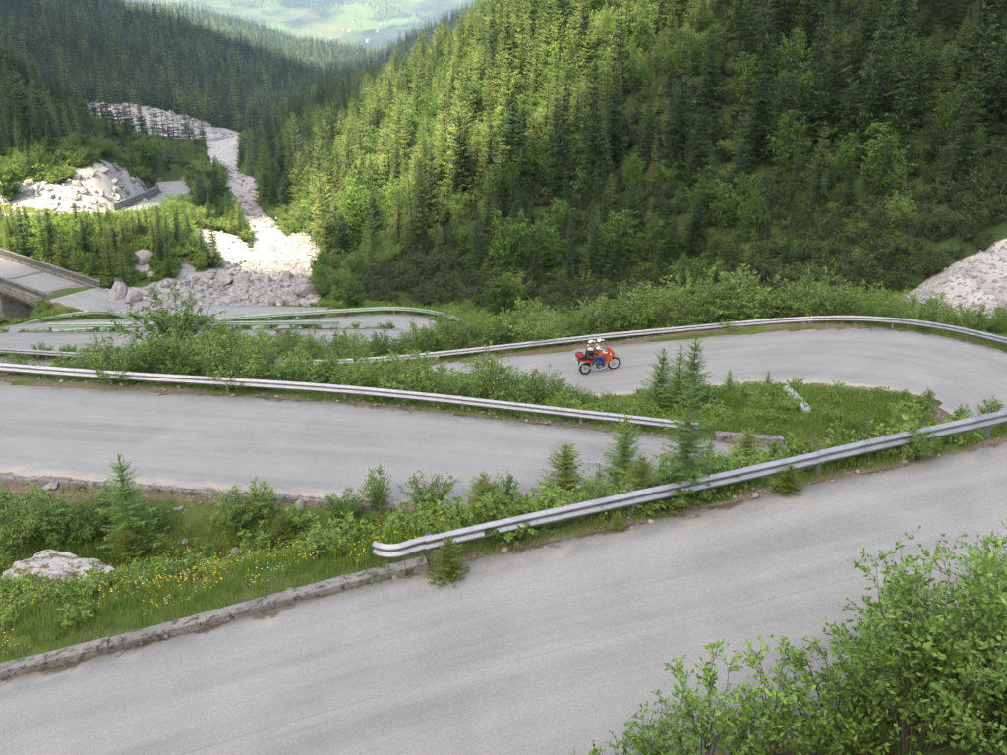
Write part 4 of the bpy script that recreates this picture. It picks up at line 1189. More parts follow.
# ------------------------------------------------------------------ bridge
def bridge():
    A = np.array(BRIDGE_C[0]); B = np.array(BRIDGE_C[2]); d = B - A; Lh = np.linalg.norm(d[:2]); t = d / Lh; t[2] = d[2] / Lh
    n = np.array([-t[1], t[0], 0.0])            # left of travel: towards the viewer
    root = empty('concrete_bridge', tuple(A)); tag(root, 'grey concrete road bridge with ribbed parapets crossing the torrent', 'bridge')
    th = math.atan2(t[1], t[0]); M = Matrix.Rotation(th, 3, 'Z')
    def P(s, o, z): return Vector((t[0] * s + n[0] * o, t[1] * s + n[1] * o, t[2] * s + z))
    me = MB().box(P(Lh / 2, 0, -.34), (Lh, 6.0, .46), M).me('deck', MAT['concrete']); obj('deck', me, root)
    s_ = MB().box(P(Lh / 2, 0, -.07), (Lh, 4.9, .08), M).me('lane', MAT['asphalt'])
    uvl = s_.uv_layers.new(name='lane')
    for li in range(len(uvl.data)): uvl.data[li].uv = (0.5, 0.0)
    obj('lane', s_, root)
    for o in (-2.0, 2.0): obj('girder', MB().box(P(Lh / 2, o, -.95), (Lh, .5, .8), M).me('girder', MAT['concrete']), root)
    for s in (3.0, 10.5, 18):
        obj('deck_joint', MB().box(P(s, 0, -.022), (.18, 4.7, .012), M).me('deck_joint', MAT['kerb']), root)
    for o in (-2.75, 2.75):
        par = obj('parapet', MB().box(P(Lh / 2, o, .80), (Lh, .22, .14), M).box(P(Lh / 2, o, .02), (Lh, .30, .26), M).me('parapet', MAT['concrete']), root)
        rib = MB().box((0, 0, 0), (.16, .14, .62), M).me('rib', MAT['concrete'])
        s = .25
        while s < Lh:
            obj('rib', rib, par, tuple(P(s, o, .43))); s += .42
    for s in (.6, 10.6):
        g = float(gz(*[[c] for c in (A[0] + t[0] * s, A[1] + t[1] * s)])[0])
        hh = A[2] - 1.2 - g + 1.5
        obj('pier' if s > 3 else 'abutment', MB().box(P(s, 0, -1.35 - hh / 2), (1.5, 5.4, hh), M).me('pier', MAT['concrete']), root)
bridge()
# wall and barrier beside the bank road
bl = RE['bank'][0] if RE['bank'][0][len(RE['bank'][0]) // 2, 0] < RE['bank'][1][len(RE['bank'][1]) // 2, 0] else RE['bank'][1]
kerb(np.array([p for p in bl if 140 < p[1] < 172]), .05 if bl is RE['bank'][0] else -.05, .4, 1.25, 'grey retaining wall beside the narrow road across the river', 6.0, MAT['concrete'], cat='wall', rough=.02, name='roadside_wall', piece='wall_block', group=None)
# drainage channel in the island
dp = [hit(*q) for q in ((781, 386), (787, 392), (794, 399), (800, 406), (806, 413))]
dr = np.array(dp); dr[:, 2] += 0.10
MAT['wet'] = concrete('wet_pale_stone', (0.34, 0.36, 0.39), (0.50, 0.52, 0.55), (0.25, 0.26, 0.27), 2)
prof = [(-.20, .06), (-.15, .06), (-.11, .0), (.11, .0), (.15, .06), (.20, .06), (.20, -.25), (-.20, -.25)]
Pd = catmull(dr, .3); tg = np.gradient(Pd[:, :2], axis=0); tg /= np.linalg.norm(tg, axis=1)[:, None]
mb = MB().loft([[(Pd[i, 0] - tg[i, 1] * o - dr[0, 0] + random.uniform(-.03, .03), Pd[i, 1] + tg[i, 0] * o - dr[0, 1] + random.uniform(-.03, .03), Pd[i, 2] + z_ - dr[0, 2] + random.uniform(-.02, .02)) for o, z_ in prof] for i in range(len(Pd))])
tag(obj('drain_channel', mb.me('drain_channel', MAT['wet']), None, tuple(dr[0])), 'pale wet stone drain channel running down through the grassy island', 'channel')
# ------------------------------------------------------------------ bushes along the hairpins
SMALL = []
def bush_zone(x0, x1, y0, y1, sp, seed, test, hfun, label, group, kind=WILLOW, base=2.4):
    x, y = jitter_grid(x0, x1, y0, y1, sp, seed)
    z, u, v, dep, rdd, rk = survey(x, y)
    k = np.where(test(u, v, x, y) & (rdd > .9) & (rk < .5))[0]
    for i in k:
        h = hfun(u[i], v[i]) * rng.uniform(.7, 1.15)
        wh = ' at the left edge' if u[i] < 90 else ' left of the tall willow' if u[i] < 160 else ' in front of the torrent' if u[i] < 330 else ' below the lower hairpin bend' if u[i] < 480 else ' left of the motorcycle' if u[i] < 575 else ' behind the motorcycle' if u[i] < 640 else ' behind the island larches' if u[i] < 740 else ' at the crown of the bend' if u[i] < 880 else ' near the scree'
        kind.put((x[i], y[i], z[i] - .08), h / base, rng.uniform(0, 6.28), ('tall ' if h > 2.6 else 'low ' if h < 1.4 else '') + label + ',' + wh, 'bush', group, tilt=.1, sz=rng.uniform(.9, 1.15))
    return len(k)
def hA(u, v): return float(np.interp(u, [-50, 30, 60, 120, 200, 330, 400, 480, 540, 600], [1.8, .8, 1.1, 1.9, 2.25, 2.3, 2.0, 1.9, 1.5, .8]))
nA = bush_zone(-30, 3.2, 32.6, 42.5, 1.35, 21, lambda u, v, x, y: (u > -60) & (u < 585) & ~((u > 34) & (u < 58)), hA, 'leafy willow bush on the bank behind the middle guardrail', 'willows between the middle and the far road')
def hB(u, v): return float(np.interp(u, [0, 150, 200, 380, 460, 540, 620, 700, 820, 900, 960, 1010], [.8, 1.0, 1.4, 1.9, 2.3, 2.7, 3.0, 3.4, 3.0, 2.0, 1.5, 1.4]))
nB = bush_zone(-28, 30, 51.0, 59.5, 1.6, 22, lambda u, v, x, y: (u > -40) & (u < 1050), hB, 'pale green willow bush outside the curved far guardrail', 'willows outside the far guardrail')
nC = bush_zone(-32, 4, 66.5, 88, 2.3, 23, lambda u, v, x, y: (u > -20) & (u < 520) & ((u < 210) | (u > 420)) & (rng.random(len(u)) < .6), lambda u, v: 1.0, 'low bush beside the lower hairpin roads', 'low bushes by the lower hairpins')
print('BUSHES', nA, nB, nC)
p = hit(172, 352); 
WILLOW.put((-20.5, 58.6, float(gz([-20.5], [58.6])[0])), 1.75, 1.0, 'tall leafy willow sticking up above the rest near the torrent', 'bush')
# broadleaf trees below the slope
for i, (u_, v_, h_, lab) in enumerate(((503, 318, 4.2, 'bright green rounded tree standing alone behind the willows'), (620, 262, 5.0, 'bright green broadleaf tree at the foot of the shaded wood'), (655, 258, 4.0, 'smaller bright green broadleaf tree right of its taller neighbour'), (690, 300, 4.2, 'bushy green broadleaf tree low behind the far guardrail'), (545, 270, 4.5, 'green broadleaf tree among the dark spruces, left of the bright one'), (845, 178, 3.6, 'fresh green broadleaf tree high in the shaded wood'), (10, 200, 5.5, 'round bright tree at the left edge above the white cutting'), (355, 312, 3.2, 'green bush-like tree where the slope meets the torrent'), (322, 286, 3.5, 'sunlit tree at the corner of the torrent bed'), (150, 172, 7, 'dark rounded tree beside the bank road'))):
    p = hit(u_, v_, 56 if v_ > 210 else 70, 400)
    BROAD.put((p[0], p[1], p[2] - .1), h_ / 6.0, i * 1.3, lab, 'tree', k=i)

# ------------------------------------------------------------------ young conifers and single bushes on the banks
def single(kind, u_, vb, h, base, lab, cat, k=0, rz=None, sz=1.0, dy=0.0):
    p = hit(u_, vb, 6, 80)
    return kind.put((p[0], p[1] + dy, float(gz([p[0]], [p[1] + dy])[0]) - .04), h / base, rz if rz is not None else rng.uniform(0, 6.28), lab, cat, None, k=k, sz=sz)
S_, Y_ = SAPLING, YSPRUCE
for a in ((S_, 132, 545, 2.7, 3.0, 'slim young larch rising alone in front of the middle road, far left', 'young tree', 0),
          (S_, 112, 520, 1.2, 3.0, 'small larch shoot left of the slim young larch', 'young tree', 1),
          (S_, 150, 548, 1.5, 3.0, 'bushy low larch at the right foot of the slim young larch', 'young tree', 2),
          (S_, 690, 412, 3.15, 3.0, 'tallest young larch on the island inside the hairpin', 'young tree', 0),
          (S_, 659, 412, 2.7, 3.0, 'young larch just left of the tallest one on the island', 'young tree', 1),
          (S_, 676, 414, 2.9, 3.0, 'young larch squeezed between two others on the island', 'young tree', 2),
          (S_, 728, 396, 1.3, 3.0, 'small pointed larch at the edge of the bend, right of the group', 'young tree', 0),
          (S_, 767, 391, 1.05, 3.0, 'tiny pointed larch beside the drain channel', 'young tree', 2),
          (S_, 622, 508, 3.0, 3.0, 'light airy larch in front of the end of the middle guardrail, left one', 'young tree', 1),
          (S_, 683, 502, 2.8, 3.0, 'dense larch in front of the end of the middle guardrail, right one', 'young tree', 2),
          (S_, 660, 500, 1.6, 3.0, 'low larch between the two larches behind the near guardrail', 'young tree', 0),
          (S_, 598, 512, 1.5, 3.0, 'low larch shoot left of the airy larch', 'young tree', 2),
          (S_, 706, 494, 1.9, 3.0, 'slim larch at the right flank of the dense one', 'young tree', 0),
          (S_, 240, 532, 1.1, 3.0, 'short larch shoot on the bank in the middle left', 'young tree', 1),
          (S_, 70, 540, 1.2, 3.0, 'low larch above the big boulder', 'young tree', 0),
          (Y_, 565, 508, 2.1, 1.6, 'thin yellowish spruce sapling against the middle road', 'young tree', 2),
          (Y_, 548, 516, 1.1, 1.6, 'bushy yellow-green spruce left of the thin sapling', 'young tree', 0),
          (Y_, 483, 527, 1.65, 1.6, 'dense yellow-green spruce behind the near guardrail, left part', 'young tree', 0),
          (Y_, 425, 525, .9, 1.6, 'small spruce shoot behind the flared rail end', 'young tree', 1),
          (Y_, 352, 545, .95, 1.6, 'rounded yellowish spruce on the bank left of the rail end', 'young tree', 1),
          (Y_, 640, 508, 1.2, 1.6, 'yellowish spruce below the airy larch', 'young tree', 2),
          (Y_, 700, 492, 1.15, 1.6, 'yellowish spruce under the dense larch', 'young tree', 0),
          (Y_, 745, 478, 1.7, 1.6, 'olive spruce bush right of the dense larch', 'young tree', 1),
          (Y_, 772, 472, 1.1, 1.6, 'yellowish spruce bush right of the olive one', 'young tree', 0),
          (Y_, 795, 462, 1.2, 1.6, 'yellow-green spruce behind the joint of the near guardrail', 'young tree', 2),
          (Y_, 450, 577, .85, 1.6, 'small yellow-green spruce growing in front of the near guardrail', 'young tree', 0),
          (Y_, 787, 491, .62, 1.6, 'tiny spruce poking out under the near guardrail', 'young tree', 1),
          (Y_, 617, 530, .42, 1.6, 'tiny spruce shoot under a near guardrail joint', 'young tree', 2),
          (Y_, 285, 540, .85, 1.6, 'spruce shoot in the grass in the middle of the bank', 'young tree', 2),
          (Y_, 130, 562, .95, 1.6, 'rounded olive spruce right behind the big boulder', 'young tree', 0),
          (Y_, 165, 556, .7, 1.6, 'small olive spruce right of the one behind the boulder', 'young tree', 1),
          (Y_, 200, 556, .6, 1.6, 'low yellowish spruce beside the small flat stone', 'young tree', 2)):
    single(a[0], a[1], a[2], a[3], a[4], a[5], a[6], a[7])
W_ = WILLOW
for a in ((W_, 915, 459, .75, 2.4, 'fresh green bush growing through under the near guardrail', 'bush', 0),
          (W_, 20, 545, 1.62, 2.4, 'grey-green bush above the big boulder at the left edge', 'bush', 1),
          (W_, 60, 545, 1.44, 2.4, 'leafy bush directly above the big boulder', 'bush', 2),
          (W_, 92, 540, 1.25, 2.4, 'leafy bush between the boulder and the slim young larch', 'bush', 3),
          (W_, 235, 530, 1.19, 2.4, 'leafy bush on the mossy bank in the middle left', 'bush', 0),
          (W_, 262, 518, 1.06, 2.4, 'light bush just below the middle road kerb', 'bush', 2),
          (W_, 345, 520, 1.00, 2.4, 'small bush under the kerb, left of the rail end', 'bush', 3),
          (W_, 430, 512, 1.2, 2.4, 'loose grey-green bush against the middle road above the rail end', 'bush', 1),
          (W_, 505, 508, 1.0, 2.4, 'loose bush behind the dense yellow-green spruce', 'bush', 0),
          (W_, 595, 520, .9, 2.4, 'low leafy bush under the thin spruce sapling', 'bush', 2),
          (W_, 720, 482, .9, 2.4, 'leafy bush between the dense larch and the olive spruce', 'bush', 3),
          (W_, 745, 405, .9, 2.4, 'fresh green bush on the island left of the drain channel', 'bush', 0),
          (W_, 700, 410, 1.0, 2.4, 'fresh green bush at the foot of the tallest island larch', 'bush', 2),
          (W_, 718, 404, .8, 2.4, 'small bush below the small pointed larch', 'bush', 1),
          (W_, 626, 418, .9, 2.4, 'light bush at the rail just left of the island larches', 'bush', 3),
          (W_, 642, 410, .7, 2.4, 'low bush under the left island larch', 'bush', 1),
          (W_, 928, 402, .55, 2.4, 'small bush on the inside kerb of the bend', 'bush', 2),
          (W_, 905, 398, .4, 2.4, 'tiny bush on the inside edge of the bend, left of the other', 'bush', 0),
          (W_, 900, 432, .9, 2.4, 'leafy bush behind the near guardrail on the right', 'bush', 3),
          (W_, 860, 436, .9, 2.4, 'spreading bush on the island behind the near guardrail', 'bush', 1),
          (W_, 960, 425, .8, 2.4, 'loose bush behind the near guardrail, far right', 'bush', 2),
          (W_, 990, 420, .9, 2.4, 'loose bush behind the near guardrail at the right edge', 'bush', 0),
          (W_, 378, 508, .9, 2.4, 'single thin shrub standing up against the middle road', 'bush', 0)):
    single(a[0], a[1], a[2], a[3], a[4], a[5], a[6], a[7], sz=1.0 if a[1] != 378 else 1.3)
# the big bushes in the lower right corner
for (x_, y_, sc, k, lab) in ((6.85, 10.9, .88, 0, 'tall leafy alder bush in the lower right corner'), (5.5, 10.55, .95, 1, 'dense alder bush filling the bottom right'), (5.9, 11.2, .78, 1, 'alder bush reaching over the road edge, left of the tall one'), (7.6, 11.5, .9, 0, 'alder bush behind the tall one at the right edge'), (4.7, 10.45, .95, 3, 'low alder bush at the bottom edge beside the dense one'),
                             (2.75, 10.75, 1.0, 2, 'sparse twiggy alder shoot standing alone at the bottom'), (2.0, 10.5, .72, 2, 'short alder shoot left of the sparse twiggy one'), (1.55, 10.3, .6, 3, 'leafy alder clump at the bottom, second from the left'), (1.0, 10.15, .5, 3, 'leftmost small alder clump at the bottom edge'), (3.65, 10.8, 1.0, 2, 'alder shoot between the twiggy one and the dense bush'), (6.3, 10.1, 1.15, 1, 'alder bush at the bottom right corner in front'), (5.2, 9.95, 1.0, 0, 'alder bush cut by the bottom edge under the dense one'), (3.2, 10.3, .9, 3, 'leafy alder clump between the two tall shoots'), (4.2, 10.3, .95, 3, 'bushy alder clump left of the dense bush'), (2.3, 10.2, .75, 3, 'low alder clump under the sparse twiggy shoot'), (4.55, 10.9, 1.05, 2, 'upright alder shoot rising from the clump left of the dense bush'), (4.9, 10.9, .9, 2, 'leafy alder shoot standing before the dense bush')):
    NEARB.put((x_, y_, float(gz([x_], [y_])[0]) - .05), sc, x_ * 2.1, lab, 'bush', None, k=k)

# ------------------------------------------------------------------ grass, herbs, flowers
TUFT = []
for k in range(4):
    V, F = blades(300 + k, 46, .26, .30, .0065, .55); TUFT.append(mesh('tuft', V, F, MAT['grass']))
for k in range(2):
    V, F = blades(310 + k, 30, .22, .20, .006, .9); TUFT.append(mesh('dry_tuft', V, F, MAT['dry']))
HJ = HERB.joined()
x, y = jitter_grid(-27, 27, 11, 60, .25, 31)
d, rz = road_info(x, y); z = gz(x, y); u, v, dep = proj(x, y, z)
keep = (d > .12) & (u > -40) & (u < 1050) & (v < 790)
mossy = inpoly(u, v, [(0, 476), (110, 482), (330, 502), (410, 508), (340, 520), (180, 520), (0, 506)]) & (y < 30)
keep &= ~mossy | (rng.random(len(x)) < .62)
dch = np.min((x[:, None] - Pd[None, :, 0]) ** 2 + (y[:, None] - Pd[None, :, 1]) ** 2, 1) if True else 0
keep &= dch > .27 ** 2
keep &= (y < 44) | ((d < 2.0) & (rng.random(len(x)) < .6))
x, y, z, d, u, v = [q[keep] for q in (x, y, z, d, u, v)]
n = len(x); q = rng.random(n)
pat = fbm(x, y, 3.2, 9, 3)
edge = d < .75
idx = np.where(edge & (q < .55), 4 + rng.integers(0, 2, n), np.where(~edge & (pat > .25) & (q < .5), 4 + rng.integers(0, 2, n), rng.integers(0, 4, n)))
scl = rng.uniform(.55, 1.25, n) * np.where(mossy[keep], .6, 1.0) * np.where(edge, .85, 1.0) * np.where(pat < -.15, 1.25, .95)
print('GRASS', n)
scatter('grass', np.stack([x, y, z], 1), scl, rng.uniform(0, 6.28, n), idx, proto_coll('grass', TUFT), 'long green grass on the banks and verges', 'grass', .15)
steep = (y > 16.5) & (y < 23.5) & (x > -4)
k = (rng.random(n) < np.where(pat > .05, .18, .07) + np.where(steep, .12, 0)) & (d > .5) & (np.hypot(x - BOULDER_XY[0], y - BOULDER_XY[1] + .7) > 1.75) & ~((x < -1.5) & (y < 21) & (d < 2.3) & (rng.random(n) < .85))
nn = int(k.sum())
scatter('herbs', np.stack([x[k], y[k], z[k] - .03], 1), rng.uniform(.4, 1.25, nn) * np.where(steep[k], 1.35, 1), rng.uniform(0, 6.28, nn), rng.integers(0, len(HJ), nn), proto_coll('herb', HJ), 'leafy wild herbs among the grass on the banks', 'herbs', .2)
# far grassy banks between the lower roads and on the spur
x, y = jitter_grid(-45, 30, 52, 92, .75, 33)
d, rz = road_info(x, y); z = gz(x, y); u, v, dep = proj(x, y, z); rk = rock_weight(x, y, z)
k = (d > .4) & (rk < .5) & (u > -30) & (u < 1040)
x, y, z = x[k], y[k], z[k]; n = len(x)
scatter('bank_herbs', np.stack([x, y, z - .03], 1), rng.uniform(.5, 1.3, n), rng.uniform(0, 6.28, n), rng.integers(0, len(HJ), n), proto_coll('bank_herb', HJ), 'low leafy growth on the banks between the lower roads', 'undergrowth', .2)
x, y = jitter_grid(-85, -18, 104, 150, 1.0, 34)
d, rz = road_info(x, y); z = gz(x, y); u, v, dep = proj(x, y, z); rk = rock_weight(x, y, z)
k = (d > .8) & (rk < .5) & (u > -30) & (u < 300)
x, y, z = x[k], y[k], z[k]; n = len(x)
scatter('spur_undergrowth', np.stack([x, y, z - .05], 1), rng.uniform(1.2, 2.8, n), rng.uniform(0, 6.28, n), rng.integers(0, len(HJ), n), proto_coll('spur_herb', HJ), 'low bushy growth covering the spur behind the bridge', 'undergrowth', .2)
x, y = jitter_grid(-135, -20, 136, 345, 1.9, 35)
d, rz = road_info(x, y); z = gz(x, y); u, v, dep = proj(x, y, z); rk = rock_weight(x, y, z)
k = (d > .8) & (rk < .5) & (u > -30) & (u < 345)
x, y, z = x[k], y[k], z[k]; n = len(x); print('UNDER', n)
scatter('wood_undergrowth', np.stack([x, y, z - .05], 1), rng.uniform(.45, 1.1, n), rng.uniform(0, 6.28, n), rng.integers(0, 5, n), C3, 'green bushy undergrowth on the slopes beside the torrent', 'undergrowth', .2)
# flowers
def flower(seed, mat, hgt):
    r = random.Random(seed); mb = MB(); V = []; F = []; mi = []
    for s in range(4):
        a = r.uniform(0, 6.28); rr = r.uniform(0, .16); h = hgt * r.uniform(.6, 1.15)
        b = Vector((math.cos(a) * rr, math.sin(a) * rr, 0)); t = b + Vector((r.uniform(-.03, .03), r.uniform(-.03, .03), h))
        k = len(V); V += [tuple(b + Vector((.003, 0, 0))), tuple(b - Vector((.003, 0, 0))), tuple(t)]; F.append((k, k + 1, k + 2)); mi.append(1)
        for q in range(5):
            w = 6.283 * q / 5; k = len(V)
            o = Vector((math.cos(w), math.sin(w), .25)) * .0125; sd = Vector((-math.sin(w), math.cos(w), 0)) * .008
            V += [tuple(t), tuple(t + o * .6 + sd), tuple(t + o), tuple(t + o * .6 - sd)]; F.append((k, k + 1, k + 2, k + 3)); mi.append(0)
    return mesh('flower', V, F, None, mats=[mat, MAT['grass']], midx=mi)
FL = proto_coll('flower', [flower(k, MAT['petal'], .30) for k in range(3)] + [flower(9, MAT['white_petal'], .3)])
nF = 16000
x = rng.uniform(-22, 14, nF); y = rng.uniform(12, 42, nF)
d, rz = road_info(x, y); z = gz(x, y); u, v, dep = proj(x, y, z)
dens = np.where(inpoly(u, v, [(0, 600), (180, 555), (330, 545), (400, 520), (520, 530), (400, 565), (230, 600), (0, 665)]), .85, .10) * (fbm(x, y, 2.2, 4, 3) > -.3)
k = (d > .5) & (rng.random(nF) < dens)
x, y, z = x[k], y[k], z[k]; n = len(x); print('FLOWERS', n)
scatter('wild_flowers', np.stack([x, y, z], 1), rng.uniform(.7, 1.35, n), rng.uniform(0, 6.28, n), np.where(rng.random(n) < .9, rng.integers(0, 3, n), 3), FL, 'small yellow flowers dotted through the grass above the kerb', 'flowers', .1)
# ------------------------------------------------------------------ motorcycle, riders, bag
MAT['orange'] = simple('orange_paint', (0.56, 0.095, 0.018), 0.35, var=.06, spec=.5)
MAT['red'] = simple('red_cloth', (0.26, 0.02, 0.03), 0.75, var=.2)
MAT['redp'] = simple('red_panel', (0.44, 0.045, 0.02), 0.4, var=.08)
MAT['tyre'] = simple('tyre_rubber', (0.022, 0.022, 0.023), 0.85, var=.2)
MAT['alloy'] = simple('rim_alloy', (0.62, 0.62, 0.62), 0.35, metal=.8, var=.1)
MAT['engine'] = simple('engine_metal', (0.10, 0.10, 0.105), 0.5, metal=.6, var=.3, scale=30)
MAT['black'] = simple('black_plastic', (0.02, 0.02, 0.022), 0.55, var=.2)
MAT['screen'] = simple('smoked_screen', (0.05, 0.03, 0.025), 0.15, var=.1, spec=.6)
MAT['lamp'] = simple('lamp_lens', (0.75, 0.75, 0.72), 0.15, var=.05, spec=.7)
MAT['tail'] = simple('tail_lens', (0.55, 0.05, 0.08), 0.25, var=.05, spec=.6)
MAT['white_cloth'] = simple('white_jacket', (0.52, 0.50, 0.49), 0.8, var=.1)
MAT['dark_cloth'] = simple('dark_jacket', (0.035, 0.03, 0.045), 0.85, var=.3)
MAT['orange_cloth'] = simple('orange_jacket', (0.50, 0.12, 0.02), 0.8, var=.15)
MAT['jeans'] = simple('blue_trousers', (0.025, 0.05, 0.20), 0.85, var=.25)
MAT['navy'] = simple('navy_trousers', (0.03, 0.045, 0.11), 0.85, var=.25)
MAT['boot'] = simple('grey_boot', (0.30, 0.30, 0.32), 0.6, var=.2)
MAT['skin'] = simple('skin', (0.52, 0.30, 0.21), 0.6, var=.06)
MAT['helmet_w'] = simple('white_helmet', (0.60, 0.56, 0.54), 0.25, var=.04, spec=.6)
MAT['helmet_b'] = simple('maroon_helmet_band', (0.16, 0.03, 0.025), 0.3, var=.1, spec=.6)

def road_pt(u_, v_):
    z_ = -18.2
    for _ in range(8):
        p = pz(u_, v_, z_); z_ = float(road_info([p[0]], [p[1]])[1][0]) + 0.015
    return pz(u_, v_, z_)
pr, pf = road_pt(585.5, 374.2), road_pt(613.5, 369.0)
head = math.atan2(pf[1] - pr[1], pf[0] - pr[0])
lean = R(-6); slope = math.atan2(pf[2] - pr[2], np.hypot(*(pf - pr)[:2]))
BIKE_M = Matrix.Translation(Vector(pr)) @ Matrix.Rotation(head, 4, 'Z') @ Matrix.Rotation(-slope, 4, 'Y') @ Matrix.Rotation(-lean, 4, 'X')
def place_root(name, label, cat):
    o = empty(name); o.matrix_world = BIKE_M; return tag(o, label, cat)
def slab(prof, w, taper=1.0, n=3, y0=0.0):
    """side outline (x, z) extruded across, edges pulled in"""
    cx = sum(p[0] for p in prof) / len(prof); cz = sum(p[1] for p in prof) / len(prof)
    secs = []
    for yy, k in ((-w, .82 * taper), (-w * .8, .97), (0, 1.0), (w * .8, .97), (w, .82 * taper)):
        secs.append([(cx + (x_ - cx) * k, y0 + yy, cz + (z_ - cz) * k) for x_, z_ in prof])
    return secs
bike = place_root('motorcycle', 'orange touring motorcycle carrying two riders on the far leg of the hairpin', 'motorcycle')
def part(name, mb, mat, parent=bike, smooth=False): return obj(name, mb.me(name, mat, smooth), parent)
WB = 1.50
for cx, rr, tw in ((0.0, .325, .062), (WB, .335, .05)):
    w = obj('wheel', MB().tube([(cx, -.09, rr), (cx, .09, rr)], .045, 10).me('wheel', MAT['engine']), bike)
    part('tyre', MB().ring((cx, 0, rr), (0, 1, 0), rr - tw, tw, 32, 10), MAT['tyre'], w, True)
    part('rim', MB().ring((cx, 0, rr), (0, 1, 0), rr - tw * 1.75, .022, 32, 8, 1.6), MAT['alloy'], w, True)
    sp = MB()
    for k in range(18):
        a = 6.283 * k / 18
        sp.tube([(cx + .04 * math.cos(a + .5), .04 * (-1) ** k, rr + .04 * math.sin(a + .5)), (cx + (rr - tw * 1.8) * math.cos(a), 0, rr + (rr - tw * 1.8) * math.sin(a))], .004, 4)
    part('spokes', sp, MAT['alloy'], w)
    part('brake_disc', MB().ring((cx, -.07, rr), (0, 1, 0), .11, .03, 24, 4, .08), MAT['alloy'], w)
fr = MB()
for yy in (-.09, .09):
    fr.tube([(WB - .32, yy, .98), (WB - .62, yy, .62), (WB - .72, yy, .34), (.62, yy, .26), (.48, yy, .42), (.48, yy, .72), (-.18, yy, .88)], .018, 6)
    fr.tube([(.5, yy, .70), (WB - .34, yy, .9)], .018, 6)
part('frame', fr, MAT['black'])
part('swing_arm', MB().tube([(.5, .1, .42), (0, .1, .325)], [.035, .025], 6).tube([(.5, -.1, .42), (0, -.1, .325)], [.035, .025], 6), MAT['alloy'])
fk = MB()
for yy in (-.095, .095):
    fk.tube([(WB - .34, yy, 1.03), (WB - .14, yy, .62)], .021, 8).tube([(WB - .16, yy, .66), (WB, yy, .33)], .032, 8)
part('fork', fk, MAT['alloy'])
eng = MB().loft(slab([(.58, .30), (.62, .58), (.80, .66), (.98, .60), (1.02, .36), (.92, .24), (.66, .24)], .16))
for k in range(5): eng.box((.86, 0, .50 + .035 * k), (.20, .26, .012))
part('engine', eng, MAT['engine'])
part('tank', MB().loft(slab([(.62, .80), (.66, .98), (.82, 1.06), (1.06, 1.04), (1.16, .92), (1.10, .74), (.80, .74)], .17)), MAT['orange'], smooth=False)
part('fairing', MB().loft(slab([(1.02, .74), (1.10, 1.02), (1.22, 1.22), (1.36, 1.16), (1.52, .98), (1.50, .86), (1.34, .74), (1.16, .58)], .19)), MAT['orange'])
for yy in (-1, 1):
    part('side_fairing', MB().loft([[(x_, yy * (.19 + dy), z_) for x_, z_ in ((.90, .76), (1.16, .90), (1.34, .78), (1.20, .52), (1.02, .46))] for dy in (.0, .045)]), MAT['orange'])
part('windscreen', MB().loft([[(1.20, -.14, 1.20), (1.20, .14, 1.20), (1.215, .14, 1.21), (1.215, -.14, 1.21)], [(1.10, -.10, 1.42), (1.10, .10, 1.42), (1.113, .10, 1.43), (1.113, -.10, 1.43)]]), MAT['screen'])
part('headlight', MB().tube([(1.49, 0, .95), (1.535, 0, .945)], .075, 14), MAT['lamp'])
part('front_mudguard', MB().loft([[(WB + .40 * math.cos(a), -.06, .335 + .40 * math.sin(a)), (WB + .40 * math.cos(a), .06, .335 + .40 * math.sin(a)), (WB + .385 * math.cos(a), .06, .335 + .385 * math.sin(a)), (WB + .385 * math.cos(a), -.06, .335 + .385 * math.sin(a))] for a in [R(25 + 12 * k) for k in range(10)]]), MAT['orange'])
part('seat', MB().loft(slab([(-.16, .90), (-.14, .98), (.20, .99), (.32, .92), (.62, .88), (.66, .80), (.30, .80)], .14)), MAT['black'])
part('tail_panel', MB().loft(slab([(-.34, .84), (-.30, .92), (.10, .90), (.46, .80), (.42, .58), (.26, .56), (.02, .72)], .13)), MAT['redp'])
part('rear_mudguard', MB().loft(slab([(-.36, .84), (-.40, .62), (-.37, .60), (-.28, .78)], .08)), MAT['black'])
part('tail_light', MB().box((-.37, 0, .86), (.05, .16, .07)), MAT['tail'])
part('number_plate', MB().box((-.405, 0, .70), (.012, .18, .14)), MAT['lamp'])
part('luggage_rack', MB().tube([(-.02, .12, .96), (-.44, .12, 1.0), (-.44, -.12, 1.0), (-.02, -.12, .96)], .011, 6), MAT['black'])
hb_ = MB().tube([(1.10, .38, 1.13), (1.14, .22, 1.12), (1.18, .05, 1.06), (1.18, -.05, 1.06), (1.14, -.22, 1.12), (1.10, -.38, 1.13)], .013, 6)
part('handlebar', hb_, MAT['black'])
for yy in (-1, 1):
    part('mirror', MB().tube([(1.14, yy * .26, 1.13), (1.18, yy * .30, 1.30)], .007, 5).loft([[(1.18 + dx, yy * .30 + a, 1.30 + b) for a, b in ((-.05, 0), (-.03, .05), (.05, .05), (.06, 0))] for dx in (0, .025)]), MAT['black'])
    part('hand_guard', MB().loft([[(1.17 + dx, yy * .40 + a, 1.10 + b) for a, b in ((-.07, -.06), (-.07, .06), (.05, .05), (.05, -.05))] for dx in (0, .02)]), MAT['lamp'])
    part('foot_peg', MB().tube([(.56, yy * .14, .36), (.56, yy * .26, .36)], .014, 6), MAT['alloy'])
part('exhaust', MB().tube([(.98, -.12, .46), (1.02, -.14, .26), (.60, -.15, .22), (.30, -.16, .36)], .025, 8).tube([(.32, -.17, .36), (-.22, -.20, .62)], [.045, .06], 10), MAT['alloy'])

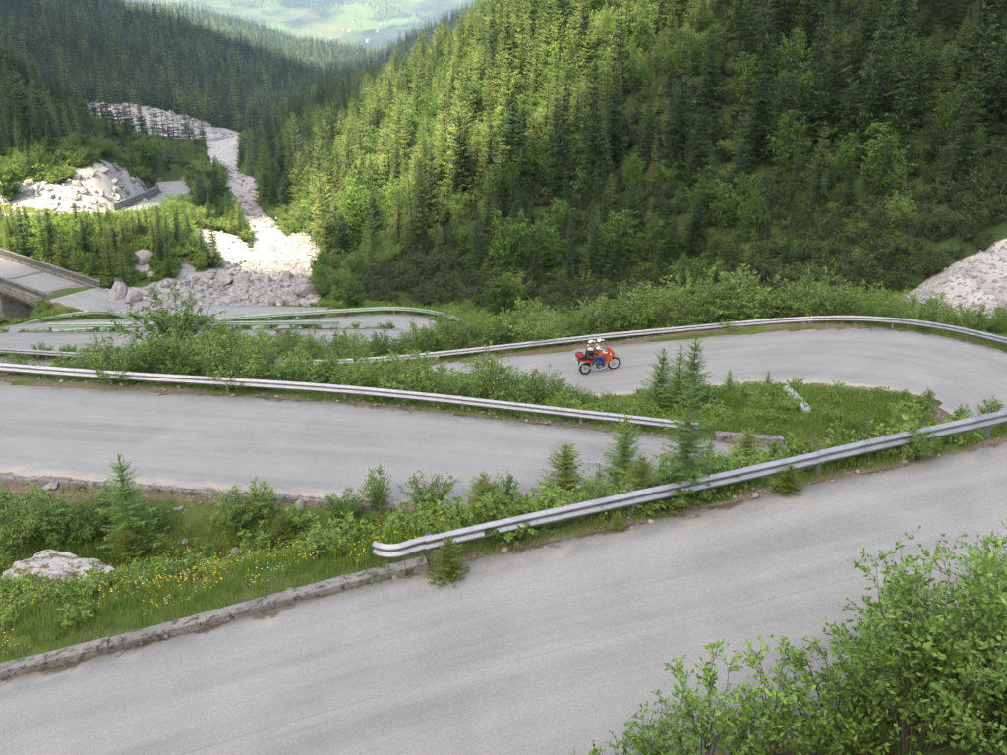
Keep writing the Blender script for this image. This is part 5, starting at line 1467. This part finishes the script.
def body(name, limbs, torso, colour, label):
    """limbs: chains of (point, radius); joined, remeshed to one skin"""
    mb = MB()
    for ch in limbs + torso:
        pts = [Vector(c[0]) for c in ch]; rad = [c[1] for c in ch]
        P2, R2 = [], []
        for i in range(len(pts) - 1):
            for k in range(4):
                t = k / 4; P2.append(pts[i].lerp(pts[i + 1], t)); R2.append(rad[i] * (1 - t) + rad[i + 1] * t)
        P2.append(pts[-1]); R2.append(rad[-1])
        mb.tube(P2, R2, 12)
        for p_, r_ in ((pts[0], rad[0]), (pts[-1], rad[-1])) + tuple(zip(pts[1:-1], rad[1:-1])):
            bm = bmesh.new(); bmesh.ops.create_icosphere(bm, subdivisions=2, radius=r_)
            b = len(mb.v)
            for v_ in bm.verts: mb.v.append(tuple(v_.co + p_))
            for f_ in bm.faces: mb.f.append(tuple(b + v_.index for v_ in f_.verts))
            bm.free()
    tmp = bpy.data.objects.new('tmp', mb.me('tmp', None)); COL.objects.link(tmp)
    md = tmp.modifiers.new('r', 'REMESH'); md.mode = 'VOXEL'; md.voxel_size = .02; md.use_smooth_shade = True
    sm = tmp.modifiers.new('s', 'SMOOTH'); sm.factor = .5; sm.iterations = 4
    dg = bpy.context.evaluated_depsgraph_get()
    me = bpy.data.meshes.new_from_object(tmp.evaluated_get(dg)); bpy.data.objects.remove(tmp)
    me.materials.clear()
    names = list(dict.fromkeys(colour.values())) if isinstance(colour, dict) else colour[0]
    for m_ in names: me.materials.append(MAT[m_])
    fn = colour[1]
    me.polygons.foreach_set('material_index', np.array([names.index(fn(p_.center)) for p_ in me.polygons], np.int32))
    me.polygons.foreach_set('use_smooth', np.ones(len(me.polygons), bool))
    return me
def helmet(root, c, pitch):
    M = Matrix.Translation(Vector(c)) @ Matrix.Rotation(pitch, 4, 'Y')
    bm = bmesh.new(); bmesh.ops.create_uvsphere(bm, u_segments=20, v_segments=14, radius=.148)
    for v_ in bm.verts:
        p_ = v_.co; p_.x *= 1.08 if p_.x < 0 else 1.02; p_.y *= .92
        if p_.z < -.05: p_.x += .03 * (-p_.z - .05) / .1 + (.02 if p_.x > .05 else 0)
        if p_.z < -.115: p_.z = -.115
    bm.transform(M); me = bpy.data.meshes.new('helmet'); bm.to_mesh(me); bm.free()
    me.materials.append(MAT['helmet_w']); me.materials.append(MAT['helmet_b'])
    Mi = M.inverted()
    for p_ in me.polygons:
        q = Mi @ p_.center; p_.use_smooth = True
        if (abs(q.z - .02 - .25 * q.x) < .045 and q.x < .1) or (q.z < -.06 and q.x < .05): p_.material_index = 1
    h_ = obj('helmet', me, root)
    vz = MB()
    secs = []
    for zz in (-.035, .0, .035, .06):
        rr = .152 * math.sqrt(max(.1, 1 - (zz / .16) ** 2))
        row = [(rr * 1.03 * math.cos(a), rr * .93 * math.sin(a), zz) for a in np.linspace(-1.1, 1.1, 9)]
        secs.append([tuple(M @ Vector(q)) for q in row] + [tuple(M @ Vector((q[0] * .96, q[1] * .96, q[2]))) for q in row[::-1]])
    obj('visor', vz.loft(secs).me('visor', MAT['screen'], True), h_)
    pk = MB().loft([[tuple(M @ Vector((.12, yy, .07 + .03 * math.cos(yy * 12)))) for yy in (-.09, -.03, .03, .09)] + [tuple(M @ Vector((.12, yy, .06 + .03 * math.cos(yy * 12)))) for yy in (.09, .03, -.03, -.09)],
                    [tuple(M @ Vector((.23, yy, .075))) for yy in (-.06, -.02, .02, .06)] + [tuple(M @ Vector((.23, yy, .068))) for yy in (.06, .02, -.02, -.06)]])
    obj('peak', pk.me('peak', MAT['helmet_w']), h_)
def hand(root, c, fwd, side, mat):
    """gloved hand closed round a bar that runs along y"""
    mb = MB(); c = Vector(c); f = Vector(fwd).normalized(); y_ = Vector((0, 1, 0)); up = f.cross(y_) * -1
    mb.loft([[tuple(c - f * .06 + y_ * a * .030 + up * b) for a, b in ((-1, .0), (-1, .025), (1, .025), (1, .0))], [tuple(c + f * .015 + y_ * a * .042 + up * b) for a, b in ((-1, .005), (-1, .030), (1, .030), (1, .005))]])
    for k, (o, l) in enumerate(((-.033, .92), (-.011, 1.0), (.011, .96), (.033, .8))):
        p0 = c + f * .012 + y_ * o + up * .018
        mb.tube([p0, p0 + (f * .034 + up * -.004) * l, p0 + (f * .036 + up * -.034) * l, p0 + (f * .010 + up * -.046) * l], [.010, .0095, .009, .008], 6)
    p0 = c - f * .02 + y_ * (-side * .03) + up * .01
    mb.tube([p0, p0 + f * .02 + up * -.022 + y_ * (-side * .012), p0 + f * .045 + up * -.034 + y_ * (side * .004)], [.012, .0105, .009], 6)
    obj('glove', mb.me('glove', mat), root)
# driver
def legs(hip, knee, ankle, toe, r=(.095, .075, .05)):
    out = []
    for s in (-1, 1):
        m = lambda p_: (p_[0], s * p_[1], p_[2])
        out += [[(m(hip), r[0]), (m(((hip[0] + knee[0]) / 2, (hip[1] + knee[1]) / 2, (hip[2] + knee[2]) / 2)), r[0] * .92), (m(knee), r[1])], [(m(knee), r[1]), (m(((knee[0] * .6 + ankle[0] * .4), knee[1], knee[2] * .6 + ankle[2] * .4)), r[1] * .93), (m(ankle), r[2])], [(m(ankle), r[2] * 1.1), (m(toe), r[2] * .8)]]
    return out
def arms(sh, el, wr):
    out = []
    for s in (-1, 1):
        m = lambda p_: (p_[0], s * p_[1], p_[2])
        out += [[(m(sh), .075), (m(el), .056)], [(m(el), .056), (m(wr), .040)]]
    return out
drv = place_root('person', 'motorcycle driver in white and orange jacket, blue trousers and white helmet', 'person')
L1 = legs((.55, .10, .93), (.97, .22, .80), (.66, .20, .42), (.82, .21, .37)) + arms((.69, .19, 1.40), (.86, .30, 1.20), (1.05, .34, 1.15))
T1 = [[((.55, 0, .95), .15), ((.58, 0, 1.12), .145), ((.65, 0, 1.32), .155), ((.70, 0, 1.43), .10)], [((.64, -.10, 1.33), .12), ((.64, .10, 1.33), .12)], [((.70, 0, 1.43), .065), ((.75, 0, 1.56), .06)], [((.76, 0, 1.60), .095), ((.77, 0, 1.66), .10)]]
def c1(p_):
    if p_.z > 1.50: return 'skin'
    if p_.z < .47: return 'boot'
    if p_.z < .98 and (p_.z < .90 or p_.x > .48 and abs(p_.y) < .3): return 'jeans'
    if p_.x > .80: return 'white_cloth'
    if 1.30 < p_.z < 1.36 or abs(p_.y) < .05 and p_.z > 1.2: return 'dark_cloth'
    return 'white_cloth' if p_.z > 1.36 else 'orange_cloth'
obj('body', body('body', L1, T1, (['skin', 'boot', 'jeans', 'white_cloth', 'orange_cloth', 'dark_cloth'], c1), ''), drv)
helmet(drv, (.775, 0, 1.68), .1)
for s in (-1, 1): hand(drv, (1.075, s * .345, 1.15), (.9, 0, -.35), s, MAT['dark_cloth'])
pas = place_root('person', 'pillion passenger behind the driver in white and dark jacket and white helmet', 'person')
L2 = legs((.14, .11, 1.03), (.50, .27, .92), (.24, .25, .55), (.38, .26, .50), (.09, .07, .048)) + arms((.26, .18, 1.45), (.36, .28, 1.22), (.52, .20, 1.10))
T2 = [[((.14, 0, 1.05), .145), ((.16, 0, 1.2), .135), ((.22, 0, 1.38), .145), ((.26, 0, 1.47), .09)], [((.21, -.09, 1.38), .11), ((.21, .09, 1.38), .11)], [((.26, 0, 1.47), .06), ((.30, 0, 1.6), .055)], [((.31, 0, 1.62), .09), ((.32, 0, 1.68), .10)]]
def c2(p_):
    if p_.z > 1.54: return 'skin'
    if p_.z < .60: return 'boot'
    if p_.z < 1.06 and abs(p_.y) < .36 and not (p_.x > .42 and abs(p_.y) < .2): return 'navy'
    return 'white_cloth' if (p_.z > 1.40 and abs(p_.y) > .07) else 'dark_cloth'
obj('body', body('body', L2, T2, (['skin', 'boot', 'navy', 'white_cloth', 'dark_cloth'], c2), ''), pas)
helmet(pas, (.325, 0, 1.70), .1)
for s in (-1, 1): hand(pas, (.55, s * .20, 1.09), (.8, 0, -.2), s, MAT['dark_cloth'])
bag = place_root('luggage_bag', 'red holdall strapped to the rack behind the passenger', 'bag')
secs = []
for k in range(9):
    yy = -.27 + .54 * k / 8; q = (1 - (abs(k - 4) / 4.6) ** 4) ** .5
    secs.append([(-.25 + .20 * q * math.cos(a), yy, 1.115 + .105 * q * math.sin(a)) for a in np.linspace(0, 6.283, 13)[:-1]])
obj('holdall', MB().loft(secs).me('holdall', MAT['red'], True), bag)
st_ = MB()
for yy in (-.13, .13): st_.loft([[(-.25 + rr * 1.9 * math.cos(a), yy + dy, 1.115 + rr * math.sin(a)) for a in np.linspace(0, 6.283, 13)[:-1]] for dy, rr in ((-.02, .10), (-.02, .112), (.02, .112), (.02, .10))])
obj('strap', st_.me('strap', MAT['black']), bag)

# ------------------------------------------------------------------ far village
MAT['wall_w'] = simple('white_render_wall', (0.26, 0.25, 0.24), 0.9, var=.06)
MAT['roof'] = simple('brown_roof', (0.30, 0.20, 0.16), 0.9, var=.2, scale=.3)
def house(x_, y_, rz, w, l, h, label):
    z_ = float(gz([x_], [y_])[0])
    root = empty('house', (x_, y_, z_), rz); tag(root, label, 'house', 'white houses of the far village')
    obj('wall', MB().box((0, 0, h / 2 - 2), (w, l, h + 4)).me('wall', MAT['wall_w']), root)
    obj('roof', MB().add([(-w * .56, -l * .54, h), (w * .56, -l * .54, h), (0, -l * .54, h + w * .4), (-w * .56, l * .54, h), (w * .56, l * .54, h), (0, l * .54, h + w * .4)], [(0, 1, 2), (3, 5, 4), (0, 2, 5, 3), (1, 4, 5, 2), (0, 3, 4, 1)]).me('roof', MAT['roof']), root)
rh = random.Random(4)
for i in range(46):
    u_ = rh.gauss(342, 13) if i < 38 else rh.uniform(300, 400); v_ = (rh.gauss(63, 2.4) - abs(u_ - 340) * .02) if i < 34 else rh.uniform(18, 58)
    p = hit(u_, v_, 3400, 9000)
    if p[1] > 8500 or p[1] < 3500: continue
    house(p[0], p[1], rh.uniform(0, 3), rh.uniform(8, 12), rh.uniform(11, 18), rh.uniform(5, 8), 'small white house with a brown roof in the far hazy village')
# ------------------------------------------------------------------ clouds whose shadows lie over the place
def cloud_mat():
    m, nt = new_mat('cloud_white')
    d = nd(nt, 'ShaderNodeBsdfDiffuse'); d.inputs[0].default_value = (0.85, 0.85, 0.86, 1)
    t = nd(nt, 'ShaderNodeBsdfTranslucent'); t.inputs[0].default_value = (0.8, 0.8, 0.82, 1)
    mx = nd(nt, 'ShaderNodeMixShader', i_0=0.35); o = nt.nodes.new('ShaderNodeOutputMaterial')
    nt.links.new(d.outputs[0], mx.inputs[1]); nt.links.new(t.outputs[0], mx.inputs[2]); nt.links.new(mx.outputs[0], o.inputs[0])
    return m
MAT['cloud'] = cloud_mat()
def cloud(outline, alt, thick, label, jit=10.0, seed=1):
    """outline: the cloud's shadow edge on the ground; the cloud floats up-sun of it"""
    r = random.Random(seed)
    P = [Vector(p) + SUN * ((alt - p[2]) / SUN.z) for p in outline]
    Q = []
    for i, p in enumerate(P):
        q = P[(i + 1) % len(P)]; n = max(2, int((q - p).length / 14))
        for k in range(n):
            w = p.lerp(q, k / n)
            a = jit * (mnoise.noise(w * 0.012) + 0.6 * mnoise.noise(w * 0.04) + .35 * mnoise.noise(w * .1))
            Q.append(w + Vector((a, a * .8, 0)))
    c = sum(Q, Vector()) / len(Q)
    V, F = [], []
    n = len(Q); M = 9
    for k in range(M):
        s = math.cos(k / M * math.pi / 2)
        for p in Q:
            w = c.lerp(p, s)
            V.append((w.x, w.y, alt + thick * (1 - s * s) * (0.75 + .6 * mnoise.noise(w * 0.006)) + (0 if k == 0 else thick * .18 * mnoise.noise(w * 0.02))))
    V.append((c.x, c.y, alt + thick)); V.append((c.x, c.y, alt - thick * 0.06))
    for k in range(M - 1):
        for i in range(n):
            j = (i + 1) % n
            F.append((k * n + i, k * n + j, (k + 1) * n + j, (k + 1) * n + i))
    for i in range(n):
        j = (i + 1) % n
        F.append(((M - 1) * n + i, (M - 1) * n + j, M * n)); F.append((j, i, M * n + 1))
    return tag(obj('cloud', mesh('cloud', V, F, MAT['cloud'], True)), label, 'cloud', kind='structure')
e1 = [tuple(py(*q)) for q in ((345, 275, 112), (400, 255, 112), (470, 205, 116), (560, 130, 124), (640, 75, 131), (700, 30, 127), (800, -10, 125))]
cloud([(-700, 125, -30), (-110, 101, -30), (-64, 102, -30), (-54, 106, -30), (-47, 119, -32), (-34, 122, -34), (-26, 118, -34)] + e1 + [(90, 150, 10), (160, 260, 60), (420, 300, 60), (520, -60, 0), (350, -380, 0), (-380, -360, 0), (-720, -60, 0)], 1150, 160, 'broad low cloud shading the hairpins', 9, 3)
e2 = [tuple(py(*q)) for q in ((-60, 172, 160), (40, 185, 146), (95, 185, 146), (130, 200, 150), (200, 225, 146), (255, 225, 150), (300, 205, 166), (330, 160, 205), (345, 120, 300), (395, 90, 330))]
cloud(e2 + [(-10, 560, -30), (60, 900, 0), (300, 1500, 0), (-100, 1750, -100), (-700, 1500, 0), (-1000, 900, 100), (-700, 300, 60)], 1150, 200, 'long cloud shading the forested ridge', 12, 5)
# ------------------------------------------------------------------ the hazy air of the valley
def haze():
    m, nt = new_mat('valley_haze')
    v = nt.nodes.new('ShaderNodeVolumePrincipled'); v.inputs['Density'].default_value = HAZE_D
    v.inputs['Color'].default_value = (0.52, 0.74, 1.0, 1)
    v.inputs['Anisotropy'].default_value = 0.1
    o = nt.nodes.new('ShaderNodeOutputMaterial'); nt.links.new(v.outputs[0], o.inputs['Volume'])
    b = MB().box((0, 6650, 205), (14200, 13900, 1390))
    return tag(obj('haze', b.me('haze', m)), 'thin bluish haze filling the valley', 'haze', kind='stuff')
HAZE_D = 1.2e-4
haze()
